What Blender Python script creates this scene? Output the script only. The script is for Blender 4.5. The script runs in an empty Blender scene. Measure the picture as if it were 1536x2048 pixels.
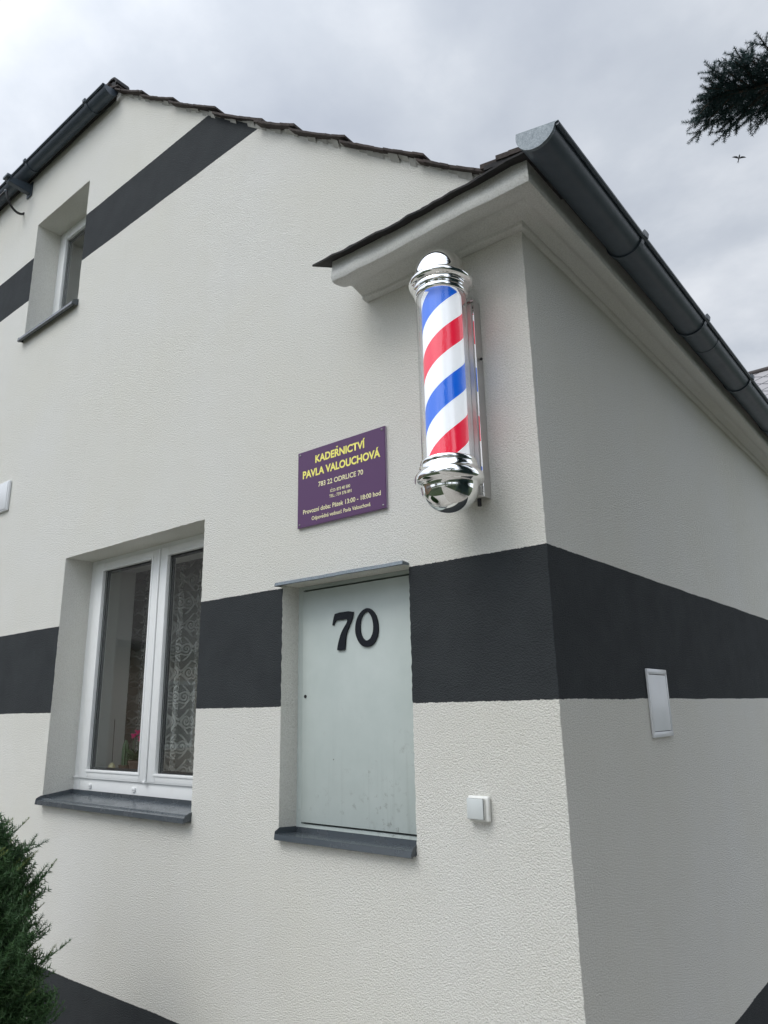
import bpy, bmesh, math, random
import numpy as np
from mathutils import Vector, Matrix, Euler, noise as mnoise
from mathutils.geometry import tessellate_polygon

R = math.radians
SC = bpy.context.scene
COL = SC.collection
random.seed(7)
RNG = np.random.default_rng(7)
EYE = 1.60                                   # eye height; heights measured from the photo are relative to it

# ------------------------------------------------------------------ camera
cam_d = bpy.data.cameras.new('camera')
cam = bpy.data.objects.new('camera', cam_d)
COL.objects.link(cam)
right = Vector((0.7747658816284628, 0.6319453753731423, -0.019567095056983383))
down = Vector((-0.18146775894606998, 0.19262035322791457, -0.9643478895012134))
fwd = Vector((-0.6056461682596215, 0.7506946396950306, 0.2639133888335083))
rot = Matrix((right, -down, -fwd)).transposed()
cam.matrix_world = Matrix.Translation((1.11632, -2.28860, EYE)) @ rot.to_4x4()
cam_d.sensor_fit = 'VERTICAL'
cam_d.sensor_height = 36
cam_d.sensor_width = 27
cam_d.lens = 1446.169 / 2048 * 36
cam_d.clip_start = 0.05
cam_d.clip_end = 2000
SC.camera = cam

# ------------------------------------------------------------------ world: overcast sky
SUN_EL, SUN_AZ = R(52), R(-108)              # azimuth measured from +X towards +Y
w = bpy.data.worlds.new('World')
SC.world = w
w.use_nodes = True
nt = w.node_tree
nt.nodes.clear()
def N(t, typ, **k):
    n = t.nodes.new(typ)
    for a, b in k.items():
        if a in n.bl_rna.properties.keys():
            setattr(n, a, b)
    return n
out = N(nt, 'ShaderNodeOutputWorld')
bg = N(nt, 'ShaderNodeBackground')
bg.inputs['Strength'].default_value = 0.1
sky = N(nt, 'ShaderNodeTexSky')
sky.sky_type = 'NISHITA'
sky.sun_disc = False
sky.sun_elevation = SUN_EL
sky.sun_rotation = math.pi/2 - SUN_AZ
tc = N(nt, 'ShaderNodeTexCoord')
sep = N(nt, 'ShaderNodeSeparateXYZ')
nt.links.new(tc.outputs['Generated'], sep.inputs[0])
def M(t, op, a, b=None, c=None, clamp=False):
    n = t.nodes.new('ShaderNodeMath'); n.operation = op; n.use_clamp = clamp
    for i, v in enumerate((a, b, c)):
        if v is None: continue
        if isinstance(v, (int, float)): n.inputs[i].default_value = v
        else: t.links.new(v, n.inputs[i])
    return n.outputs[0]
# flat cloud deck: direction / height
zz = M(nt, 'ADD', M(nt, 'MAXIMUM', sep.outputs['Z'], 0.0), 0.22)
cx = M(nt, 'DIVIDE', sep.outputs['X'], zz)
cy = M(nt, 'DIVIDE', sep.outputs['Y'], zz)
comb = N(nt, 'ShaderNodeCombineXYZ')
nt.links.new(cx, comb.inputs[0]); nt.links.new(cy, comb.inputs[1]); comb.inputs[2].default_value = 3.7
n1 = N(nt, 'ShaderNodeTexNoise'); n1.inputs['Scale'].default_value = 1.25; n1.inputs['Detail'].default_value = 7
n1.inputs['Roughness'].default_value = 0.52; n1.inputs['Distortion'].default_value = 0.25
n2 = N(nt, 'ShaderNodeTexNoise'); n2.inputs['Scale'].default_value = 3.4; n2.inputs['Detail'].default_value = 6
n2.inputs['Roughness'].default_value = 0.55
nt.links.new(comb.outputs[0], n1.inputs['Vector']); nt.links.new(comb.outputs[0], n2.inputs['Vector'])
cl = M(nt, 'ADD', M(nt, 'MULTIPLY', n1.outputs[0], 0.7), M(nt, 'MULTIPLY', n2.outputs[0], 0.3))
ramp = N(nt, 'ShaderNodeValToRGB')
ramp.color_ramp.elements[0].position = 0.38; ramp.color_ramp.elements[0].color = (0.47, 0.515, 0.60, 1)
ramp.color_ramp.elements[1].position = 0.62; ramp.color_ramp.elements[1].color = (0.88, 0.91, 0.96, 1)
e = ramp.color_ramp.elements.new(0.5); e.color = (0.62, 0.665, 0.735, 1)
nt.links.new(cl, ramp.inputs[0])
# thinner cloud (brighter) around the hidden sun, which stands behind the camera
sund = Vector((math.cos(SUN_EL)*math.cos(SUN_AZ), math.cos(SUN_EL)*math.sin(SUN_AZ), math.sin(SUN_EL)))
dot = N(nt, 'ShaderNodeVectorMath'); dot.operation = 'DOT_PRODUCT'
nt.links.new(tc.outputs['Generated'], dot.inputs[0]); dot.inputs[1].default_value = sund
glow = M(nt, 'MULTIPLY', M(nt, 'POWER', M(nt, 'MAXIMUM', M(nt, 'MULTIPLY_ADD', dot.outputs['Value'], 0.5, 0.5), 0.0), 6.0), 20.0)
lift = M(nt, 'ADD', M(nt, 'ADD', glow, 9.6), M(nt, 'MULTIPLY', M(nt, 'MAXIMUM', sep.outputs['X'], 0.0), 12.0))  # extra sky brightness towards +X, added to lighten the side wall
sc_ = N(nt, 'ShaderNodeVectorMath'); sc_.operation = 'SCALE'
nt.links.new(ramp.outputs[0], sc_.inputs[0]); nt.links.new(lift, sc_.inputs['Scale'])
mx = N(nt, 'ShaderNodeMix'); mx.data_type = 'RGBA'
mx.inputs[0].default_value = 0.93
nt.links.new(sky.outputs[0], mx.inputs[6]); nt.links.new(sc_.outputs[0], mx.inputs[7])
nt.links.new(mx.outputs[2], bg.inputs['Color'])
nt.links.new(bg.outputs[0], out.inputs[0])

sun_d = bpy.data.lights.new('sun', 'SUN')
sun_d.energy = 1.2
sun_d.angle = R(28)
sun_d.color = (1.0, 0.965, 0.91)
sun = bpy.data.objects.new('sun', sun_d)
COL.objects.link(sun)
sun.rotation_euler = sund.to_track_quat('Z', 'Y').to_euler()
sun.location = (0, -6, 12)

SC.view_settings.view_transform = 'Standard'
SC.view_settings.look = 'None'
SC.view_settings.exposure = 0.0
SC.view_settings.gamma = 1.0
SC.view_settings.use_curve_mapping = False
SC.cycles.max_bounces = 10
SC.cycles.transparent_max_bounces = 16

# ------------------------------------------------------------------ material helpers
MATS = {}
def mat(name, color=(0.5,)*3, rough=0.5, metal=0.0, spec=0.5, emit=None, es=0):
    m = bpy.data.materials.new(name); m.use_nodes = True
    p = m.node_tree.nodes['Principled BSDF']
    p.inputs['Base Color'].default_value = (*color, 1)
    p.inputs['Roughness'].default_value = rough
    p.inputs['Metallic'].default_value = metal
    p.inputs['Specular IOR Level'].default_value = spec
    if emit:
        p.inputs['Emission Color'].default_value = (*emit, 1); p.inputs['Emission Strength'].default_value = es
    MATS[name] = m
    return m, m.node_tree, p
def noise(t, scale, detail=4, rough=0.5, vec=None, dist=0.0):
    n = t.nodes.new('ShaderNodeTexNoise')
    n.inputs['Scale'].default_value = scale; n.inputs['Detail'].default_value = detail
    n.inputs['Roughness'].default_value = rough; n.inputs['Distortion'].default_value = dist
    if vec is None:
        vec = geo(t)
    t.links.new(vec, n.inputs['Vector'])
    return n.outputs[0]
def geo(t):
    for n in t.nodes:
        if n.bl_idname == 'ShaderNodeTexCoord': return n.outputs['Object']
    return t.nodes.new('ShaderNodeTexCoord').outputs['Object']
def mapping(t, scale=(1, 1, 1), loc=(0, 0, 0), rot=(0, 0, 0)):
    n = t.nodes.new('ShaderNodeMapping'); n.inputs['Scale'].default_value = scale
    n.inputs['Location'].default_value = loc; n.inputs['Rotation'].default_value = rot
    t.links.new(geo(t), n.inputs[0]); return n.outputs[0]
def mix(t, fac, a, b):
    n = t.nodes.new('ShaderNodeMix'); n.data_type = 'RGBA'
    for s, v in ((0, fac), (6, a), (7, b)):
        if isinstance(v, (int, float)): n.inputs[s].default_value = v
        elif isinstance(v, tuple): n.inputs[s].default_value = (*v, 1)
        else: t.links.new(v, n.inputs[s])
    return n.outputs[2]
def ramp_(t, v, p0, p1):
    n = t.nodes.new('ShaderNodeMapRange'); n.inputs[1].default_value = p0; n.inputs[2].default_value = p1
    t.links.new(v, n.inputs[0]); return n.outputs[0]
def bump(t, p, h, strength=0.5, dist=0.002):
    n = t.nodes.new('ShaderNodeBump'); n.inputs['Strength'].default_value = strength
    n.inputs['Distance'].default_value = dist
    t.links.new(h, n.inputs['Height']); t.links.new(n.outputs[0], p.inputs['Normal'])

def stucco(name, bands, amp=1.0, base=(0.775, 0.765, 0.715)):
    m, t, p = mat(name, rough=0.93, spec=0.25)
    sepn = t.nodes.new('ShaderNodeSeparateXYZ'); t.links.new(geo(t), sepn.inputs[0])
    grain = noise(t, 185, 3, 0.68, dist=0.15)
    fine = noise(t, 260, 2, 0.6)
    vor = t.nodes.new('ShaderNodeTexVoronoi'); vor.inputs['Scale'].default_value = 210
    vor.feature = 'SMOOTH_F1'
    t.links.new(geo(t), vor.inputs['Vector'])
    h = M(t, 'ADD', M(t, 'MULTIPLY', grain, 1.0), M(t, 'MULTIPLY', fine, 0.35))
    h = M(t, 'SUBTRACT', h, M(t, 'MULTIPLY', vor.outputs['Distance'], 0.55))
    bump(t, p, h, 1.0, 0.0062*amp)
    big = noise(t, 0.9, 4, 0.55)
    med = noise(t, 5.5, 4, 0.6)
    c = mix(t, ramp_(t, big, 0.35, 0.7), (base[0]*0.985, base[1]*0.98, base[2]*0.95), (base[0]*1.01, base[1]*1.015, base[2]*1.03))
    c = mix(t, M(t, 'MULTIPLY', ramp_(t, med, 0.55, 0.85), 0.08), c, (0.60, 0.57, 0.49))
    g2_ = noise(t, 165, 3, 0.75)  # grain shading painted into the colour as dark and pale speckle
    c = mix(t, M(t, 'MULTIPLY', ramp_(t, g2_, 0.54, 0.34), 0.48), c, (base[0]*0.66, base[1]*0.65, base[2]*0.62))
    c = mix(t, M(t, 'MULTIPLY', ramp_(t, g2_, 0.55, 0.75), 0.5), c, (min(base[0]*1.14, .86), min(base[1]*1.14, .86), min(base[2]*1.14, .82)))
    # faint rain marks and scuffs
    st = noise(t, 1.0, 4, 0.6, vec=mapping(t, (7, 7, 0.7)))
    c = mix(t, M(t, 'MULTIPLY', ramp_(t, st, 0.54, 0.8), 0.07), c, (0.50, 0.48, 0.42))
    # the odd dark grain in the render
    sp = t.nodes.new('ShaderNodeTexVoronoi'); sp.inputs['Scale'].default_value = 9; t.links.new(geo(t), sp.inputs['Vector'])
    dots = M(t, 'LESS_THAN', sp.outputs['Distance'], 0.018)
    c = mix(t, M(t, 'MULTIPLY', dots, 0.7), c, (0.18, 0.17, 0.15))
    if bands:
        e_ = M(t, 'MULTIPLY', M(t, 'SUBTRACT', noise(t, 110, 3, 0.6), 0.5), 0.012)
        e2 = M(t, 'MULTIPLY', M(t, 'SUBTRACT', noise(t, 3.0, 2, 0.5), 0.5), 0.012)
        z = M(t, 'ADD', M(t, 'ADD', sepn.outputs['Z'], e_), e2)
        tot = None
        for a, b in bands:
            k = M(t, 'MULTIPLY', M(t, 'GREATER_THAN', z, a), M(t, 'LESS_THAN', z, b))
            tot = k if tot is None else M(t, 'MAXIMUM', tot, k)
        dk = mix(t, ramp_(t, med, 0.3, 0.75), (0.033, 0.037, 0.040), (0.044, 0.049, 0.052))
        c = mix(t, tot, c, dk)
    t.links.new(c, p.inputs['Base Color'])
    return m
stucco('striped_render', [(-0.5, EYE-1.335), (EYE+0.023, EYE+0.553), (EYE+3.31, EYE+3.715)])
stucco('plain_render', [], 0.8)
stucco('smooth_plaster', [], 0.55, (0.66, 0.66, 0.63))

m, t, p = mat('anthracite_metal', (0.045, 0.055, 0.065), 0.38, 0.0, 0.5)
n_ = noise(t, 14, 5, 0.6)
t.links.new(mix(t, ramp_(t, n_, 0.35, 0.75), (0.046, 0.062, 0.080), (0.062, 0.080, 0.100)), p.inputs['Base Color'])
t.links.new(M(t, 'MULTIPLY_ADD', noise(t, 40, 4, 0.6), 0.22, 0.27), p.inputs['Roughness'])
bump(t, p, noise(t, 6, 2), 0.15, 0.002)

m, t, p = mat('sill_metal', (0.06, 0.07, 0.08), 0.3, 0.0, 0.6)
d_ = ramp_(t, noise(t, 9, 6, 0.65), 0.45, 0.75)
t.links.new(mix(t, d_, (0.058, 0.070, 0.080), (0.070, 0.080, 0.088)), p.inputs['Base Color'])
t.links.new(M(t, 'MULTIPLY_ADD', d_, 0.14, 0.22), p.inputs['Roughness'])

m, t, p = mat('galvanised_metal', (0.45, 0.48, 0.5), 0.5, 0.45, 0.4)
v = t.nodes.new('ShaderNodeTexVoronoi'); v.inputs['Scale'].default_value = 260; t.links.new(geo(t), v.inputs[0])
sv = t.nodes.new('ShaderNodeSeparateColor'); t.links.new(v.outputs['Color'], sv.inputs[0])
t.links.new(mix(t, sv.outputs[0], (0.125, 0.15, 0.17), (0.20, 0.23, 0.25)), p.inputs['Base Color'])
t.links.new(M(t, 'MULTIPLY_ADD', noise(t, 60, 4, 0.6), 0.3, 0.38), p.inputs['Roughness'])

m, t, p = mat('chrome', (0.93, 0.93, 0.92), 0.035, 1.0)
bump(t, p, noise(t, 14, 2, 0.5), 0.03, 0.002)
mat('satin_metal', (0.60, 0.59, 0.565), 0.55, 0.25)
m, t, p = mat('brushed_metal', (0.62, 0.61, 0.60), 0.34, 1.0)
bump(t, p, noise(t, 30, 3, 0.5, vec=mapping(t, (8, 8, 0.5))), 0.1, 0.001)

m, t, p = mat('white_pvc', (0.80, 0.81, 0.80), 0.28, 0.0, 0.5)
t.links.new(mix(t, M(t, 'MULTIPLY', ramp_(t, noise(t, 18, 6, 0.7), 0.5, 0.8), 0.35), (0.80, 0.81, 0.80), (0.66, 0.66, 0.63)), p.inputs['Base Color'])
mat('window_seal', (0.02, 0.022, 0.024), 0.6)
m, t, p = mat('white_plastic', (0.70, 0.715, 0.73), 0.22, 0.0, 0.5)
m, t, p = mat('switch_plastic', (0.76, 0.765, 0.73), 0.35, 0.0, 0.5)
t.links.new(mix(t, ramp_(t, noise(t, 30, 5, 0.7), 0.5, 0.9), (0.76, 0.765, 0.73), (0.62, 0.61, 0.55)), p.inputs['Base Color'])
m, t, p = mat('rocker_plastic', (0.60, 0.63, 0.62), 0.3, 0.0, 0.5)
mat('dark_gap', (0.008, 0.008, 0.009), 0.8)

# painted sheet-metal door: pale grey green, scuffs, drips and grime towards the foot
m, t, p = mat('cabinet_paint', (0.44, 0.49, 0.47), 0.42, 0.0, 0.45)
sp = t.nodes.new('ShaderNodeSeparateXYZ'); t.links.new(geo(t), sp.inputs[0])
low = ramp_(t, sp.outputs['Z'], EYE+0.1, EYE-0.5)
drip = noise(t, 1.0, 5, 0.6, vec=mapping(t, (34, 6, 1.6)))
spots = noise(t, 34, 6, 0.7)
blot = noise(t, 6, 5, 0.6)
f1 = M(t, 'MULTIPLY', ramp_(t, drip, 0.55, 0.80), M(t, 'MULTIPLY_ADD', low, 0.34, 0.08), clamp=True)
f2 = M(t, 'MULTIPLY', ramp_(t, spots, 0.56, 0.70), M(t, 'MULTIPLY_ADD', low, 0.85, 0.04), clamp=True)
f2 = M(t, 'MULTIPLY', f2, ramp_(t, blot, 0.45, 0.62), clamp=True)
c = mix(t, ramp_(t, blot, 0.3, 0.75), (0.455, 0.51, 0.485), (0.515, 0.565, 0.54))
c = mix(t, f1, c, (0.30, 0.33, 0.31))
c = mix(t, f2, c, (0.10, 0.095, 0.075))
vs = t.nodes.new('ShaderNodeTexVoronoi'); vs.inputs['Scale'].default_value = 7.5; t.links.new(geo(t), vs.inputs[0])
c = mix(t, M(t, 'MULTIPLY', M(t, 'LESS_THAN', vs.outputs['Distance'], 0.022), 0.75), c, (0.07, 0.05, 0.035))
t.links.new(c, p.inputs['Base Color'])
bump(t, p, noise(t, 3.5, 3, 0.5), 0.35, 0.01)
m, t, p = mat('black_enamel', (0.006, 0.008, 0.013), 0.45, 0.0, 0.25)
bump(t, p, noise(t, 120, 4, 0.6), 0.5, 0.002)

m, t, p = mat('sign_purple', (0.100, 0.044, 0.118), 0.33, 0.0, 0.3)
mat('sign_yellow', (0.90, 0.82, 0.18), 0.4)
mat('sign_cream', (0.84, 0.79, 0.46), 0.4)
mat('sign_edge', (0.35, 0.30, 0.38), 0.4)

def old_tile(name, a, b, moss=0.25):
    m, t, p = mat(name, a, 0.85, 0.0, 0.3)
    c = mix(t, ramp_(t, noise(t, 12, 6, 0.7), 0.35, 0.7), a, b)
    c = mix(t, M(t, 'MULTIPLY', ramp_(t, noise(t, 30, 5, 0.7), 0.55, 0.75), moss), c, (0.17, 0.17, 0.13))
    t.links.new(c, p.inputs['Base Color'])
    bump(t, p, noise(t, 55, 6, 0.7), 0.8, 0.006)
old_tile('roof_tile', (0.036, 0.029, 0.027), (0.072, 0.056, 0.049))
old_tile('ridge_clay', (0.030, 0.030, 0.033), (0.05, 0.05, 0.05), 0.1)
old_tile('mortar', (0.36, 0.35, 0.32), (0.50, 0.49, 0.45))
old_tile('eave_board', (0.022, 0.022, 0.024), (0.045, 0.042, 0.040), 0.15)

def clear(name, tint=(1, 1, 1), ior=1.5, boost=1.0, rough=0.0):
    m = bpy.data.materials.new(name); m.use_nodes = True; t = m.node_tree; t.nodes.clear()
    o = t.nodes.new('ShaderNodeOutputMaterial'); ms = t.nodes.new('ShaderNodeMixShader')
    tr = t.nodes.new('ShaderNodeBsdfTransparent'); tr.inputs[0].default_value = (*tint, 1)
    gl = t.nodes.new('ShaderNodeBsdfGlossy'); gl.inputs['Roughness'].default_value = rough
    lw = t.nodes.new('ShaderNodeLayerWeight')            # Schlick reflectance from the facing angle
    f0 = ((ior-1)/(ior+1))**2
    f = M(t, 'MULTIPLY', M(t, 'MULTIPLY_ADD', M(t, 'POWER', lw.outputs['Facing'], 5.0), 1-f0, f0), boost, clamp=True)
    t.links.new(f, ms.inputs[0]); t.links.new(tr.outputs[0], ms.inputs[1]); t.links.new(gl.outputs[0], ms.inputs[2])
    t.links.new(ms.outputs[0], o.inputs[0]); MATS[name] = m
clear('window_glass', (0.96, 0.975, 0.97), 1.5, 1.3)
clear('acrylic_tube', (0.97, 0.975, 0.975), 1.49, 2.3)

# barber stripes: a lit helix, one blue and one red band per turn
def stripes():
    m, t, p = mat('barber_stripes', (1, 1, 1), 0.35, 0.0, 0.5)
    s = t.nodes.new('ShaderNodeSeparateXYZ'); t.links.new(geo(t), s.inputs[0])
    a = M(t, 'DIVIDE', M(t, 'ARCTAN2', s.outputs['Y'], s.outputs['X']), 2*math.pi)
    ph = M(t, 'FRACT', M(t, 'ADD', M(t, 'SUBTRACT', M(t, 'DIVIDE', s.outputs['Z'], STR_LEAD), a), STR_PHASE))
    blue = M(t, 'LESS_THAN', ph, 0.25)
    red = M(t, 'MULTIPLY', M(t, 'GREATER_THAN', ph, 0.5), M(t, 'LESS_THAN', ph, 0.75))
    c = mix(t, blue, (0.80, 0.83, 0.86), (0.004, 0.115, 0.62))
    c = mix(t, red, c, (0.72, 0.012, 0.045))
    t.links.new(c, p.inputs['Base Color'])
    t.links.new(c, p.inputs['Emission Color']); p.inputs['Emission Strength'].default_value = 0.58
STR_LEAD, STR_PHASE = 0.418, 0.385
stripes()

def lace():
    m = bpy.data.materials.new('lace'); m.use_nodes = True; t = m.node_tree; p = t.nodes['Principled BSDF']
    o = t.nodes['Material Output']
    p.inputs['Base Color'].default_value = (0.60, 0.60, 0.57, 1); p.inputs['Roughness'].default_value = 0.9
    tc_ = t.nodes.new('ShaderNodeTexCoord')
    s = t.nodes.new('ShaderNodeSeparateXYZ'); t.links.new(tc_.outputs['UV'], s.inputs[0])
    # half-drop repeat of scroll medallions
    u = M(t, 'DIVIDE', s.outputs[0], 0.17); v_ = M(t, 'DIVIDE', s.outputs[1], 0.15)
    row = M(t, 'MODULO', M(t, 'FLOOR', v_), 2.0)
    fu = M(t, 'SUBTRACT', M(t, 'FRACT', M(t, 'ADD', u, M(t, 'MULTIPLY', row, 0.5))), 0.5)
    fv = M(t, 'SUBTRACT', M(t, 'FRACT', v_), 0.5)
    au = M(t, 'SUBTRACT', M(t, 'ABSOLUTE', fu), 0.17)
    r = M(t, 'SQRT', M(t, 'ADD', M(t, 'MULTIPLY', au, au), M(t, 'MULTIPLY', fv, fv)))
    an = M(t, 'ARCTAN2', fv, au)
    spiral = M(t, 'FRACT', M(t, 'ADD', M(t, 'MULTIPLY', r, 7.5), M(t, 'DIVIDE', an, 2*math.pi)))
    pat = M(t, 'MULTIPLY', M(t, 'GREATER_THAN', spiral, 0.48), M(t, 'LESS_THAN', r, 0.30))
    leaf = M(t, 'LESS_THAN', M(t, 'ABSOLUTE', M(t, 'SUBTRACT', M(t, 'ADD', M(t, 'ABSOLUTE', fu), M(t, 'MULTIPLY', M(t, 'ABSOLUTE', fv), 1.0)), 0.56)), 0.05)
    pat = M(t, 'MAXIMUM', pat, leaf)
    alpha = M(t, 'MULTIPLY_ADD', pat, 0.28, 0.26)
    tr = t.nodes.new('ShaderNodeBsdfTransparent'); ms = t.nodes.new('ShaderNodeMixShader')
    t.links.new(alpha, ms.inputs[0]); t.links.new(tr.outputs[0], ms.inputs[1]); t.links.new(p.outputs[0], ms.inputs[2])
    t.links.new(ms.outputs[0], o.inputs[0]); MATS['lace'] = m
lace()

def leafmat(name, a, b, rough=0.55, trans=True):
    m, t, p = mat(name, a, rough, 0.0, 0.35)
    oi = noise(t, 2.2, 3, 0.6)
    at = t.nodes.new('ShaderNodeAttribute'); at.attribute_name = 'tint'
    f = M(t, 'ADD', M(t, 'MULTIPLY', ramp_(t, oi, 0.3, 0.7), 0.45), M(t, 'MULTIPLY', at.outputs['Fac'], 0.55), clamp=True)
    t.links.new(mix(t, f, a, b), p.inputs['Base Color'])
leafmat('yew_needles', (0.018, 0.058, 0.022), (0.075, 0.150, 0.050))
leafmat('yew_tips', (0.09, 0.14, 0.035), (0.17, 0.21, 0.06))
leafmat('spruce_needles', (0.016, 0.042, 0.042), (0.050, 0.098, 0.100))
leafmat('broad_leaves', (0.03, 0.065, 0.015), (0.085, 0.14, 0.04))
leafmat('hedge_leaves', (0.02, 0.05, 0.015), (0.06, 0.11, 0.03))
m, t, p = mat('bark', (0.09, 0.06, 0.045), 0.9)
t.links.new(mix(t, noise(t, 20, 6, 0.7, vec=mapping(t, (1, 1, 0.2))), (0.05, 0.035, 0.025), (0.15, 0.11, 0.085)), p.inputs['Base Color'])
bump(t, p, noise(t, 25, 6, 0.7, vec=mapping(t, (1, 1, 0.2))), 1.0, 0.02)
m, t, p = mat('lawn', (0.05, 0.09, 0.02), 0.9)
c = mix(t, ramp_(t, noise(t, 1.3, 6, 0.65), 0.3, 0.7), (0.020, 0.042, 0.011), (0.050, 0.078, 0.022))
c = mix(t, M(t, 'MULTIPLY', ramp_(t, noise(t, 60, 4, 0.7), 0.4, 0.7), 0.5), c, (0.02, 0.04, 0.01))
t.links.new(c, p.inputs['Base Color']); bump(t, p, noise(t, 70, 4, 0.7), 1.0, 0.03)
m, t, p = mat('paving', (0.25, 0.23, 0.21), 0.85)
br = t.nodes.new('ShaderNodeTexBrick'); br.inputs['Scale'].default_value = 1.0
br.inputs['Brick Width'].default_value = 0.2; br.inputs['Row Height'].default_value = 0.1; br.inputs['Mortar Size'].default_value = 0.006
br.inputs['Color1'].default_value = (0.36, 0.34, 0.30, 1); br.inputs['Color2'].default_value = (0.44, 0.415, 0.375, 1)
br.inputs['Mortar'].default_value = (0.09, 0.085, 0.075, 1); t.links.new(geo(t), br.inputs['Vector'])
t.links.new(mix(t, M(t, 'MULTIPLY', ramp_(t, noise(t, 3, 6, 0.7), 0.4, 0.7), 0.4), br.outputs[0], (0.24, 0.225, 0.20)), p.inputs['Base Color'])
bump(t, p, noise(t, 60, 5), 0.5, 0.003)
m, t, p = mat('gravel_strip', (0.3, 0.29, 0.27), 0.9)
v = t.nodes.new('ShaderNodeTexVoronoi'); v.inputs['Scale'].default_value = 45; t.links.new(geo(t), v.inputs[0])
sv = t.nodes.new('ShaderNodeSeparateColor'); t.links.new(v.outputs['Color'], sv.inputs[0])
t.links.new(mix(t, sv.outputs[0], (0.34, 0.32, 0.29), (0.62, 0.60, 0.55)), p.inputs['Base Color'])
bump(t, p, v.outputs['Distance'], 1.0, 0.02)
# diamond slates of the neighbour's roof
m, t, p = mat('diamond_slates', (0.25, 0.24, 0.25), 0.7)
at = t.nodes.new('ShaderNodeTexCoord'); su = t.nodes.new('ShaderNodeSeparateXYZ'); t.links.new(at.outputs['UV'], su.inputs[0])
a_ = M(t, 'FRACT', M(t, 'ADD', M(t, 'DIVIDE', su.outputs[0], 0.62), M(t, 'DIVIDE', su.outputs[1], 0.44)))
b_ = M(t, 'FRACT', M(t, 'SUBTRACT', M(t, 'DIVIDE', su.outputs[0], 0.62), M(t, 'DIVIDE', su.outputs[1], 0.44)))
ln = M(t, 'MAXIMUM', M(t, 'LESS_THAN', a_, 0.09), M(t, 'LESS_THAN', b_, 0.09))
t.links.new(mix(t, ln, mix(t, noise(t, 4, 5, 0.6), (0.27, 0.26, 0.265), (0.37, 0.355, 0.36)), (0.04, 0.04, 0.045)), p.inputs['Base Color'])
m, t, p = mat('ochre_render', (0.33, 0.22, 0.15), 0.9)
t.links.new(mix(t, noise(t, 2, 5, 0.6), (0.30, 0.19, 0.12), (0.38, 0.27, 0.19)), p.inputs['Base Color'])
m, t, p = mat('grey_render', (0.42, 0.41, 0.38), 0.9)
t.links.new(mix(t, noise(t, 2, 5, 0.6), (0.38, 0.37, 0.34), (0.46, 0.45, 0.42)), p.inputs['Base Color'])
m, t, p = mat('dark_roof_tiles', (0.05, 0.045, 0.045), 0.75)
t.links.new(mix(t, noise(t, 3, 6, 0.7), (0.035, 0.03, 0.03), (0.075, 0.06, 0.055)), p.inputs['Base Color'])
mat('room_paint', (0.62, 0.61, 0.58), 0.9)
mat('room_floor', (0.20, 0.19, 0.18), 0.6)
mat('reflecting_pane', (0.03, 0.035, 0.04), 0.08, 0.0, 0.8)
mat('petal_pink', (0.75, 0.05, 0.28), 0.5)
mat('plant_green', (0.03, 0.09, 0.03), 0.5)
mat('cactus_green', (0.05, 0.10, 0.05), 0.6)
mat('terracotta', (0.085, 0.055, 0.04), 0.6)
mat('candle_wax', (0.75, 0.68, 0.42), 0.4)
mat('dark_wood', (0.05, 0.035, 0.025), 0.6)
mat('black_rubber', (0.015, 0.015, 0.016), 0.45)
mat('porcelain', (0.75, 0.74, 0.70), 0.2)
mat('feather', (0.02, 0.02, 0.022), 0.8)
mat('screw_metal', (0.25, 0.24, 0.25), 0.35, 0.8)

# ------------------------------------------------------------------ object helpers
def tag(o, label=None, cat=None, group=None, kind=None):
    if label: o['label'] = label
    if cat: o['category'] = cat
    if group: o['group'] = group
    if kind: o['kind'] = kind
    return o
def obj(name, me, mats, parent=None, loc=None, rot=None):
    o = bpy.data.objects.new(name, me)
    COL.objects.link(o)
    for k in (mats if isinstance(mats, (list, tuple)) else [mats]):
        me.materials.append(MATS[k])
    if parent: o.parent = parent
    if loc: o.location = loc
    if rot: o.rotation_euler = rot
    return o
def from_bm(name, bm, mats, parent=None, loc=None, rot=None, smooth=None):
    me = bpy.data.meshes.new(name)
    bm.normal_update()
    bm.to_mesh(me); bm.free()
    if smooth is not None:
        me.polygons.foreach_set('use_smooth', [True]*len(me.polygons))
        if smooth < 180:
            me.set_sharp_from_angle(angle=R(smooth))
    return obj(name, me, mats, parent, loc, rot)
def empty(name, loc, rz=0):
    o = bpy.data.objects.new(name, None); COL.objects.link(o)
    o.location = loc; o.rotation_euler = (0, 0, rz); o.empty_display_size = 0.1
    return o
def box(bm, x0, x1, y0, y1, z0, z1, bev=0.0, mi=0, seg=2):
    vs = [bm.verts.new(c) for c in ((x0,y0,z0),(x1,y0,z0),(x1,y1,z0),(x0,y1,z0),(x0,y0,z1),(x1,y0,z1),(x1,y1,z1),(x0,y1,z1))]
    fs = [bm.faces.new([vs[i] for i in q]) for q in ((0,3,2,1),(4,5,6,7),(0,1,5,4),(1,2,6,5),(2,3,7,6),(3,0,4,7))]
    for f in fs: f.material_index = mi
    if bev > 0:
        es = list({e for f in fs for e in f.edges})
        r = bmesh.ops.bevel(bm, geom=es, offset=bev, segments=seg, affect='EDGES', profile=0.5)
        for f in r['faces']: f.material_index = mi
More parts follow.
